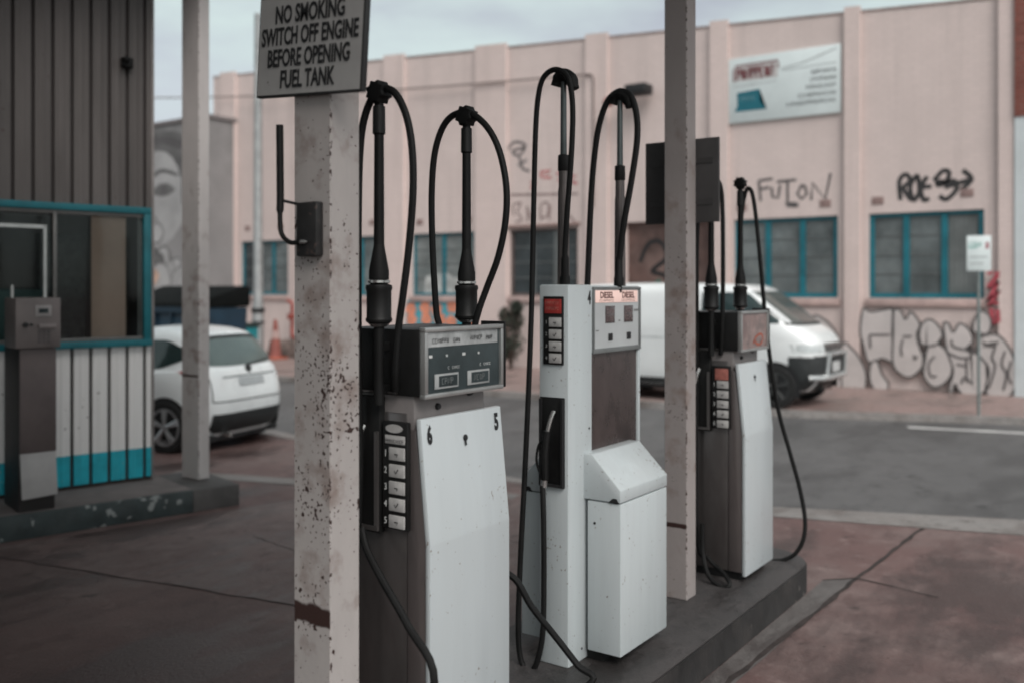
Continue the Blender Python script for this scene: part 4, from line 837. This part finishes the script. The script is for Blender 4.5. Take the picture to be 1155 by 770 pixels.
face([(8.8, 2.2), (9.28, 2.1), (9.3, 3.3), (8.9, 3.2)], M('mural_orange_red', (.36, .13, .09), .8, 0, .3, 2), -.047)
face([(6.2, 2.2), (6.6, 2.55), (6.95, 2.3), (6.5, 1.9)], M('mural_peach', (.55, .36, .28), .8, 0, .2, 2), -.049)

# ================================================================== STREET THINGS
gpole = M('galvanised', (.30, .31, .31), .5, .4, .15, 5)
lp = thing('utility_pole', 'tall grey metal pole standing before the far end of the pink warehouse', 'pole', (-20.67, 17.27, .05))
b = MB(); b.lathe((0, 0, 0), Z, [(0, .16), (1.45, .16), (1.55, .13), (9.5, .10)], 18); b.build('shaft', gpole, lp)
b = MB(); b.lathe((0, 0, 1.25), Z, [(0, .19), (.12, .19)], 18); b.lathe((0, 0, .95), Z, [(0, .18), (.06, .18)], 18); b.build('band', ink, lp)
sp = thing('parking_sign', 'thin pole with a small white parking sign near the bubble-letter graffiti', 'sign', (-2.36, 15.62, .05))
b = MB(); b.cyl((0, 0, 0), (0, 0, 2.62), .024, 12); b.build('pole', M('sign_pole', (.24, .27, .265), .5, .4, .15, 5), sp)
# the plate faces the camera side of the street
th = R(24)
b = MB(); b.box(-.175, -.034, 2.17, .165, -.026, 2.70, .003); pl = b.build('sign_plate', M('sign_white', (.62, .68, .68), .45, 0, .05, 4), sp); pl.rotation_euler[2] = th
b = MB(); b.scribble(.19, .065, (-.15, -.0355, 2.535), X, Z, 3, .3, 1); b.stroke([(-.16, 2.52), (-.05, 2.52), (.02, 2.58)], .03, (0, -.0358, 0), X, Z); b.build('green_symbol', M('sign_green', (.28, .46, .43), .5), pl)
b = MB(); b.stroke([(.11, 2.60), (.11, 2.50)], .05, (0, -.0355, 0), X, Z); b.build('red_symbol', M('sign_red', (.36, .16, .18), .5), pl)
b = MB(); b.stroke([(-.14, 2.38), (.12, 2.38)], .02, (0, -.0355, 0), X, Z); b.stroke([(-.14, 2.28), (.06, 2.28)], .02, (0, -.0355, 0), X, Z); b.build('small_lettering', M('sign_grey', (.35, .38, .38), .5), pl)

# skip bin behind the hatchback
bn = thing('skip_bin', 'dark blue rubbish skip with black sloping lid, behind the white hatchback', 'skip', (-17.75, 12.75, .0), R(5))
b = MB(); b.prism([(-1.15, .18), (1.15, .18), (1.25, 1.55), (-1.25, 1.55)], 'y', -.7, .7, .02); bd = b.build('body', M('skip_blue', (.006, .028, .05), .5, 0, .3, 2, col2=(.010, .02, .03), mix=.4, chips=((.10, .06, .05), .87, 10)), bn)
b = MB()
for x in (-1.0, -.5, 0, .5, 1.0): b.box(x-.04, -.76, .25, x+.04, -.70, 1.5)
b.box(-1.3, -.78, 1.45, 1.3, -.70, 1.57); b.build('rib', M('skip_rib', (.005, .02, .035), .5), bd)
b = MB(); b.prism([(-.78, 1.56), (.75, 1.56), (.75, 2.0), (.55, 2.02), (-.75, 1.66)], 'x', -1.28, 1.28, .02); b.build('lid', M('lid_black', (.006, .007, .007), .85, 0, .2, 5, spec=.1), bn)
for x in (-.95, .95):
    for y in (-.55, .55):
        b = MB(); b.lathe((x-.04, y, .10), X, [(0, .10), (.08, .10)], 14); b.build('castor', tyre_m, bn)
wb = thing('wheelie_bin', 'dark green wheelie bin with a bright teal front beside the skip', 'bin', (-17.9, 14.4, .05))
b = MB(); b.prism([(-.26, .08), (.26, .08), (.32, 1.0), (-.32, 1.0)], 'y', -.3, .3, .02); b.build('body', M('bin_teal', (.01, .22, .25), .5, 0, .2, 4), wb)
b = MB(); b.prism([(-.36, 1.0), (.34, 1.0), (.34, 1.06), (0, 1.12), (-.36, 1.04)], 'x', -.34, .34, .01); b.build('lid', M('bin_lid', (.012, .03, .028), .5), wb)
for x in (-.24, .24):
    b = MB(); b.lathe((x-.03, .3, .1), X, [(0, .1), (.06, .1)], 14); b.build('wheel', tyre_m, wb)

# traffic cone, red pipework, shrub
tc = thing('traffic_cone', 'tall orange traffic cone beside the grey metal pole', 'cone', (-20.05, 17.35, .05))
b = MB(); b.box(-.24, -.24, 0, .24, .24, .05, .01); b.build('base', M('cone_base', (.42, .10, .05), .6, 0, .3, 8), tc)
b = MB(); b.lathe((0, 0, .05), Z, [(0, .19), (.02, .17), (1.0, .05), (1.02, .03)], 18); cn_ = b.build('cone', M('cone_orange', (.24, .075, .06), .7, 0, .25, 5), tc)
b = MB(); b.lathe((0, 0, .55), Z, [(0, .115), (.22, .088)], 18); b.build('reflective_band', M('cone_band', (.36, .25, .23), .5), cn_)
rp = thing('fire_standpipe', 'red bent standpipe against the pink wall under the far window', 'pipe', (-20.9, 18.62, .05))
rm = M('pipe_red', (.30, .06, .045), .5, 0, .3, 8)
b = MB(); b.tube([(-.1, 0, 1.55), (.05, 0, 1.52), (.1, 0, 1.4), (.1, 0, .62), (.18, 0, .5), (1.1, 0, .48)], .05, 10, 3); b.build('pipe', rm, rp)
b = MB(); b.lathe((.1, 0, 1.05), Z, [(0, .06), (.02, .09), (.08, .09), (.1, .06)], 14); b.lathe((.1, -.12, 1.1), Y, [(0, .09), (.02, .09)], 14); b.build('valve', rm, rp)
b = MB(); b.box(.0, -.08, 0, .22, .08, .46, .02); b.box(.95, -.08, 0, 1.15, .08, .42, .02); b.build('pipe_stand', M('pipe_stand', (.10, .085, .08), .8), rp)
rk = tag(MB().prism([(-.9, 0), (.9, 0), (.8, .42), (.3, .5), (-.2, .4), (-.75, .46)], 'y', -.35, .35, .05).build('rubble_sacks', M('sack_brown', (.17, .13, .115), .9, 0, .4, 5, bump=.6, bscale=8)), 'low heap of brownish sacks at the foot of the pink wall behind the cone', 'sacks')
rk.location = (-20.2, 18.25, .05)

def leaf_cloud(n, lobes, size, seed):
    rn = random.Random(seed); bb = MB()
    for _ in range(n):
        c, r = lobes[rn.randrange(len(lobes))]
        d = Vector((rn.gauss(0, 1), rn.gauss(0, 1), rn.gauss(0, 1))).normalized()*(rn.random()**.45)
        p = Vector((c[0]+d.x*r[0], c[1]+d.y*r[1], c[2]+d.z*r[2]))
        a = Vector((rn.gauss(0, 1), rn.gauss(0, 1), rn.gauss(0, .6))).normalized(); q = a.cross(Vector((rn.gauss(0, 1), rn.gauss(0, 1), rn.gauss(0, 1)))).normalized()
        s_ = size*rn.uniform(.6, 1.4)
        bb.quad(p-a*s_, p+q*s_*.4, p+a*s_, p-q*s_*.4)
    return bb
sh = thing('shrub', 'dark straggly shrub growing against the pink wall under the dark window', 'shrub', (-12.85, 18.3, .05))
b = MB(); rn = random.Random(2)
for k in range(9): 
    a = rn.random()*6.28; b.tube([(0, 0, 0), (.12*math.cos(a), .08*math.sin(a), .6), (.3*math.cos(a), .2*math.sin(a), 1.1+.4*rn.random())], [.03, .03, .03, .02, .02, .02, .01], 6, 3)
b.build('stems', M('stem_brown', (.07, .05, .04), .9), sh)
leaf_cloud(2600, [((0, 0, .62), (.36, .3, .42)), ((.10, 0, 1.15), (.26, .2, .24)), ((-.16, 0, 1.25), (.16, .16, .2)), ((.2, -.05, 1.45), (.16, .14, .18)), ((-.2, 0, .5), (.25, .2, .3))], .05, 4).build('foliage', M('dull_leaf', (.045, .058, .042), .7, 0, .4, 6, col2=(.08, .075, .06), mix=.4), sh)

# ================================================================== VEHICLES
def lerp_rings(rings, v):
    n = len(rings)-1; v = max(0, min(n-1e-6, v)); i = int(v); t = v-i
    def g(k, j): return rings[max(0, min(n, j))][k]
    out = []
    for k in range(7):
        a, b_, c, d = g(k, i-1), g(k, i), g(k, i+1), g(k, i+2)
        out.append(.5*((2*b_)+(c-a)*t+(2*a-5*b_+4*c-d)*t*t+(3*b_-a-3*c+d)*t*t*t))
    return out
class Hull:
    """stacked rounded plan outlines: ring = (z, rear x, front x, half width, exponent, rise to rear, crown drop)"""
    def __init__(s, rings): s.r = rings
    def zed(s, q, x):
        z, xr, xf, w, n, rise, drop = q; u = (x-(xr+xf)/2)/((xf-xr)/2); return z-rise*u-drop*u*u
    def pt(s, v, th):
        q = lerp_rings(s.r, v); z, xr, xf, w, n, rise, drop = q; a = (xf-xr)/2; xc = (xf+xr)/2; c, d = math.cos(th), math.sin(th)
        x = xc+a*math.copysign(abs(c)**(2/n), c); y = w*math.copysign(abs(d)**(2/n), d); return Vector((x, y, s.zed(q, x)))
    def side(s, v, x, sg, off=.006):
        q = lerp_rings(s.r, v); z, xr, xf, w, n, rise, drop = q; a = (xf-xr)/2; u = min(.999, abs((x-(xr+xf)/2)/a))
        return Vector((x, sg*(w*(1-u**n)**(1/n)+off), s.zed(q, x)+.2*off))
    def end(s, v, y, sg, off=.006):
        q = lerp_rings(s.r, v); z, xr, xf, w, n, rise, drop = q; a = (xf-xr)/2; u = min(.999, abs(y/w))
        x = (xf+xr)/2+sg*a*(1-u**n)**(1/n); return Vector((x+sg*off, y, s.zed(q, x)+.4*off))
    def mesh(s, nu=96, sub=5):
        bb = MB(); bm = bb.bm; rows = []
        for i in range((len(s.r)-1)*sub+1):
            rows.append([bm.verts.new(s.pt(i/sub, 2*math.pi*k/nu)) for k in range(nu)])
        for i in range(len(rows)-1):
            for k in range(nu): bm.faces.new((rows[i][k], rows[i][(k+1) % nu], rows[i+1][(k+1) % nu], rows[i+1][k]))
        last = rows[-1]; q = s.r[-1]; xc = (q[1]+q[2])/2
        for f in (.75, .5, .25):
            row = []
            for v in rows[-1]:
                x, y = xc+(v.co.x-xc)*f, v.co.y*f
                row.append(bm.verts.new((x, y, s.zed(q, x)+.035*(1-f*f))))
            for k in range(nu): bm.faces.new((last[k], last[(k+1) % nu], row[(k+1) % nu], row[k]))
            last = row
        bm.faces.new(last); bm.faces.new(rows[0][::-1]); return bb
    def patch(s, fn, poly, n=8):
        """a panel given by top and bottom curves: poly = [(s, v_low, v_high)...]"""
        bb = MB(); grid = []
        for sx, v0, v1 in poly: grid.append([bb.bm.verts.new(fn(v0+(v1-v0)*j/n, sx)) for j in range(n+1)])
        for i in range(len(grid)-1):
            for j in range(n): bb.bm.faces.new((grid[i][j], grid[i+1][j], grid[i+1][j+1], grid[i][j+1]))
        return bb
def span(a, b_, n=10): return [a+(b_-a)*i/n for i in range(n+1)]
def wheel(par, x, y, r, w, sg, rim=rim_m):
    t = MB(); t.lathe((x, y, r), (0, sg, 0), [(-w, r*.80), (-w, r*.95), (-w+.02, r), (-.02, r), (0, r*.95), (.002, r*.74), (-.02, r*.70)], 28)
    wh_ = t.build('wheel', tyre_m, par)
    b = MB(); b.lathe((x, y, r), (0, sg, 0), [(-.03, r*.70), (-.03, r*.05)], 24); b.build('brake', ink, wh_)
    b = MB(); b.lathe((x, y, r), (0, sg, 0), [(-.012, r*.72), (.004, r*.72), (.004, r*.64), (-.012, r*.64)], 28)
    for k in range(5):
        a = k*2*math.pi/5+.3; c, d = math.cos(a), math.sin(a)
        for o_ in (-.10, .10):
            c2, d2 = math.cos(a+o_), math.sin(a+o_)
            b.tube([(x+c*r*.12, y+sg*.0, r+d*r*.12), (x+c2*r*.40, y+sg*.004, r+d2*r*.40), (x+c2*r*.67, y-sg*.002, r+d2*r*.67)], r*.062, 6)
    b.lathe((x, y, r), (0, sg, 0), [(-.01, r*.16), (.008, r*.15), (.012, r*.08)], 14); b.build('rim', rim, wh_); return wh_

car = thing('hatchback', 'white five-door hatchback seen from behind, partly hidden by the kiosk post', 'car', (-9.96, 7.61, .002), R(193))
H = Hull([(.17, -.46, 3.05, .78, 6, 0, 0), (.34, -.58, 3.22, .835, 6, .0, 0), (.58, -.62, 3.27, .86, 5.6, .02, 0), (.78, -.58, 3.20, .86, 5.6, .06, .02),
          (.885, -.53, 2.9, .835, 5.4, .11, .03), (.955, -.49, 2.2, .80, 5.2, .05, .0), (1.17, -.38, 1.62, .71, 6.0, .01, .0), (1.37, -.20, 1.15, .62, 5.5, .01, .01), (1.455, -.02, .9, .52, 4.5, .0, .02)])
body = H.mesh().build('body', car_w, car, angle=60)
for sg in (1, -1):
    f = lambda v, x, sg=sg: H.side(v, x, sg)
    b = H.patch(f, [(x, 5.1, 6.75) for x in span(.55, 1.35)]); b.build('side_window', car_gl, car, angle=60)
    b = H.patch(f, [(x, 5.1+(1-min(1, max(0, (x+.30)/.45)))*.75, 5.12+min(1, .5+max(0, (x+.30)/.45)*.5)*1.63) for x in span(-.28, .50)]); b.build('quarter_window', car_gl, car, angle=60)
    b = H.patch(f, [(x, 3.55, 3.62) for x in span(.25, .55, 4)]); b.build('door_handle', car_w, car)
    b = H.patch(f, [(x, 1.7, 4.8) for x in (.52, .53)]); b.build('door_seam', car_bk, car)
    for wx in (0.0, 2.49):
        b = MB(); b.bm.faces.new([b.bm.verts.new((wx+.36*math.cos(R(a)), sg*.8645, max(.16, .31+.36*math.sin(R(a))))) for a in range(-30, 211, 10)]); b.build('wheel_arch', ink, car)
        wheel(car, wx, sg*.875, .31, .2, sg)
    b = H.patch(lambda v, y: H.end(v, y, -1, .008), [(sg*y, 3.3, 4.6) for y in span(.735, .79, 5)]); b.build('tail_light', lamp_r, car, angle=60)
    b = H.patch(lambda v, y: H.end(v, y, 1, .008), [(sg*y, 3.2, 3.9) for y in span(.45, .8, 5)]); b.build('headlight', lamp_w, car)
E_ = lambda v, y: H.end(v, y, -1)
b = H.patch(E_, [(y, 5.05+abs(y/.62)**3*.15, 6.95-abs(y/.62)**4*.3) for y in span(-.62, .62, 16)]); rw = b.build('rear_window', car_gl2, car, angle=60)
b = H.patch(lambda v, y: H.end(v, y, -1, .011), [(y, 6.78-abs(y/.62)**4*.25, 7.02-abs(y/.62)**4*.3) for y in span(-.6, .6, 16)]); b.build('spoiler_shadow_strip', car_bk, rw, angle=60)
b = MB(); b.tube([E_(5.12, -.05)+Vector((-.02, 0, 0)), E_(5.25, -.3)+Vector((-.02, 0, .0)), E_(5.45, -.5)+Vector((-.02, 0, 0))], .009, 6); b.build('rear_wiper', car_bk, rw)
b = H.patch(lambda v, y: H.end(v, y, -1, .012), [(y, 2.75, 3.25) for y in span(-.24, .24, 6)]); b.build('number_plate', M('plate_grey', (.42, .45, .46), .5, 0, .1, 20), car)
b = H.patch(lambda v, y: H.end(v, y, -1, .01), [(y, 3.36, 3.46) for y in span(-.5, .5, 8)]); b.build('tailgate_recess', M('recess_grey', (.22, .245, .25), .5), car)  # grey strip paints the recess's shade onto the smooth tailgate
for sg in (1, -1):
    b = H.patch(lambda v, y: H.end(v, y, -1, .009), [(sg*y, 2.0, 4.95) for y in (.655, .665)]); b.build('tailgate_seam', car_bk, car)
b = H.patch(lambda v, y: H.end(v, y, -1, .009), [(y, 1.98, 2.03) for y in span(-.72, .72, 14)]); b.build('bumper_seam', car_bk, car)
b = MB(); c_ = E_(4.05, 0); b.lathe(c_, (-1, 0, .3), [(0, .055), (.012, .05), (.016, .02)], 18); b.build('badge', car_bk, car)
b = H.patch(lambda v, y: H.end(v, y, -1, .014), [(y, .35, 1.45+.0*y) for y in span(-.66, .66, 12)]); b.build('lower_bumper', car_bk, car, angle=60)
b = H.patch(lambda v, y: H.end(v, y, 1), [(y, 5.0, 7.0) for y in span(-.60, .60, 12)]); b.build('windscreen', car_gl, car, angle=60)
b = MB(); b.box(-.45, -.7, .12, 3.0, .7, .2); b.build('underbody', ink, car)
b = MB(); b.cyl((-.6, .42, .2), (-.35, .42, .2), .03, 10); b.build('exhaust', chrome, car)

van = thing('delivery_van', 'white cargo van parked on the far footpath by the pink wall', 'van', (-9.17, 15.50, .05))
V = Hull([(.28, .05, 4.50, .80, 7, 0, 0), (.50, 0, 4.70, .845, 6, 0, 0), (.88, 0, 4.70, .85, 6, 0, 0), (1.12, 0, 4.62, .848, 5.5, .0, 0),
          (1.32, .02, 4.36, .84, 5.5, .0, 0), (1.58, .06, 4.02, .80, 6, .0, 0), (1.86, .10, 3.66, .74, 6, .0, .01), (1.98, .2, 3.42, .64, 6, .0, .02)])
V.mesh(120).build('body', M('van_white', (.72, .74, .74), .3, 0, .03, 2, coat=.5), van, angle=60)
for sg in (1, -1):
    f = lambda v, x, sg=sg: V.side(v, x, sg)
    b = V.patch(f, [(x, 4.1, 5.95-max(0, (x-3.50))*2.9) for x in span(2.75, 4.05)]); b.build('side_window', car_gl, van, angle=60)
    b = V.patch(f, [(x, .9, 5.8) for x in (2.65, 2.665)]); b.build('door_seam', car_bk, van)
    b = V.patch(f, [(x, 2.75, 2.85) for x in span(.4, 2.5, 5)]); b.build('body_crease', M('crease_shade', (.52, .54, .54), .4), van)  # greyer strip paints the crease's shade on the smooth side
    b = V.patch(f, [(x, .05, .62) for x in span(.95, 3.5, 8)]); b.build('sill_trim', car_bk, van)
    b = V.patch(f, [(x, 3.3, 3.4) for x in span(2.75, 2.9, 3)]); b.build('door_handle', car_bk, van)
    for wx in (.95, 4.02):
        b = MB(); b.bm.faces.new([b.bm.verts.new((wx+.41*math.cos(R(a)), sg*.856, max(.2, .34+.41*math.sin(R(a))))) for a in range(-30, 211, 10)]); b.build('wheel_arch', ink, van)  # black disc stands in for the shadow around the wheel
        wheel(van, wx, sg*.866, .34, .2, sg, M('shadowed_rim', (.04, .042, .042), .6, .2, .1, 6))  # rim near-black: the arch's shadow is put into its colour
    mm = MB(); mm.box(3.55, sg*1.0-.08, 1.30, 3.68, sg*1.0+.08, 1.52, .03); mm.tube([(3.6, sg*.83, 1.28), (3.6, sg*.98, 1.36)], .025, 8); mm.build('mirror', black_p, van)
    b = V.patch(lambda v, y: V.end(v, y, 1, .01), [(sg*y, 2.05, 2.55) for y in span(.50, .80, 6)]); b.build('headlight', lamp_w, van, angle=60)
    b = V.patch(f, [(x, 2.1, 2.5) for x in span(4.34, 4.60, 6)]); b.build('headlight_side', lamp_w, van, angle=60)
    b = V.patch(f, [(x, .1, 1.85) for x in span(4.22, 4.64, 8)]); b.build('bumper_corner', car_bk, van, angle=60)
W_ = lambda v, y: V.end(v, y, 1)
b = V.patch(W_, [(y, 4.1, 6.05) for y in span(-.70, .70, 14)]); b.build('windscreen', M('van_screen', (.085, .095, .09), .1, 0, .3, 1.5, spec=.7), van, angle=60)
b = V.patch(lambda v, y: V.end(v, y, 1, .012), [(y, 3.98, 4.14) for y in span(-.72, .72, 14)]); b.build('wiper_cowl', car_bk, van, angle=60)
b = V.patch(lambda v, y: V.end(v, y, 1, .012), [(y, 2.05, 2.6) for y in span(-.45, .45, 10)]); gr = b.build('grille', car_bk, van, angle=60)
b = MB(); 
for v in (2.15, 2.42): b.tube([V.end(v, y, 1, .02) for y in span(-.44, .44, 8)], .016, 8)
b.build('grille_bar', chrome, gr)
b = V.patch(lambda v, y: V.end(v, y, 1, .012), [(y, .12, 1.9) for y in span(-.78, .78, 14)]); b.build('front_bumper', car_bk, van, angle=60)
b = MB(); b.tube([V.end(.95, y, 1, .05) for y in span(-.74, .74, 10)], .045, 10); b.tube([V.end(.95, -.5, 1, .05), V.end(1.9, -.45, 1, .06), V.end(1.9, .45, 1, .06), V.end(.95, .5, 1, .05)], .03, 10); b.build('nudge_bar', M('polished_bar', (.60, .62, .62), .25, .6, .1, 6), van)
b = V.patch(lambda v, y: V.end(v, y, 1, .02), [(y, 1.2, 1.6) for y in span(-.2, .2, 4)]); b.build('number_plate', M('van_plate', (.5, .52, .52), .5), van)
b = MB(); b.box(.2, -.7, .2, 4.3, .7, .3); b.build('underbody', ink, van)

# ================================================================== LIGHT, SKY, CAMERA
w = bpy.data.worlds.new('World'); S.world = w; w.use_nodes = True
nt = w.node_tree; n = nt.nodes; l = nt.links; bg = n['Background']
SUN_EL, SUN_AZ = 48, 123     # azimuth clockwise from +Y: behind the camera and to its right
sky = n.new('ShaderNodeTexSky'); sky.sky_type = 'NISHITA'; sky.sun_disc = False
sky.sun_elevation = R(SUN_EL); sky.sun_rotation = R(SUN_AZ); sky.air_density = 1.0; sky.dust_density = 3.0; sky.ozone_density = 1.0
hs = n.new('ShaderNodeHueSaturation'); hs.inputs['Saturation'].default_value = .34; l.new(sky.outputs[0], hs.inputs['Color'])
# overcast cloud sheet: soft grey banks over the sky
tcw = n.new('ShaderNodeTexCoord'); mpw = n.new('ShaderNodeMapping'); mpw.inputs['Scale'].default_value = (1, 1, 3.2); l.new(tcw.outputs['Generated'], mpw.inputs[0])
nz = n.new('ShaderNodeTexNoise'); nz.inputs['Scale'].default_value = 3.4; nz.inputs['Detail'].default_value = 6; nz.inputs['Roughness'].default_value = .5; l.new(mpw.outputs[0], nz.inputs['Vector'])
mr = n.new('ShaderNodeMapRange'); mr.inputs[1].default_value = .40; mr.inputs[2].default_value = .62; mr.inputs[3].default_value = .0; mr.inputs[4].default_value = .9; l.new(nz.outputs['Fac'], mr.inputs[0])
mx = n.new('ShaderNodeMix'); mx.data_type = 'RGBA'; l.new(mr.outputs[0], mx.inputs[0]); l.new(hs.outputs[0], mx.inputs[6]); mx.inputs[7].default_value = (4.7, 5.6, 5.5, 1)
l.new(mx.outputs[2], bg.inputs['Color']); bg.inputs['Strength'].default_value = .11
sl = bpy.data.lights.new('sun', 'SUN'); sl.energy = 1.8; sl.angle = R(40); sl.color = (1, .95, .91)
so = bpy.data.objects.new('sun', sl); C.objects.link(so)
el, az = R(SUN_EL), R(SUN_AZ)
so.rotation_euler = (-Vector((math.sin(az)*math.cos(el), math.cos(az)*math.cos(el), math.sin(el)))).to_track_quat('-Z', 'Y').to_euler()

cd = bpy.data.cameras.new('camera'); co = bpy.data.objects.new('camera', cd); C.objects.link(co); S.camera = co
co.location = (0, 0, 1.95); co.rotation_euler = (R(90), 0, R(35))
cd.sensor_width = 36; cd.lens = 1060/1155*36; cd.shift_y = -59/1155; cd.clip_start = .05; cd.clip_end = 2000
cd.dof.use_dof = True; cd.dof.focus_distance = 3.9; cd.dof.aperture_fstop = 1.25
S.view_settings.view_transform = 'Standard'; S.view_settings.look = 'None'; S.view_settings.exposure = 0.40; S.view_settings.gamma = 1.0
S.view_settings.use_curve_mapping = False
S.cycles.filter_width = 1.8
S.cycles.max_bounces = 8; S.cycles.transparent_max_bounces = 12
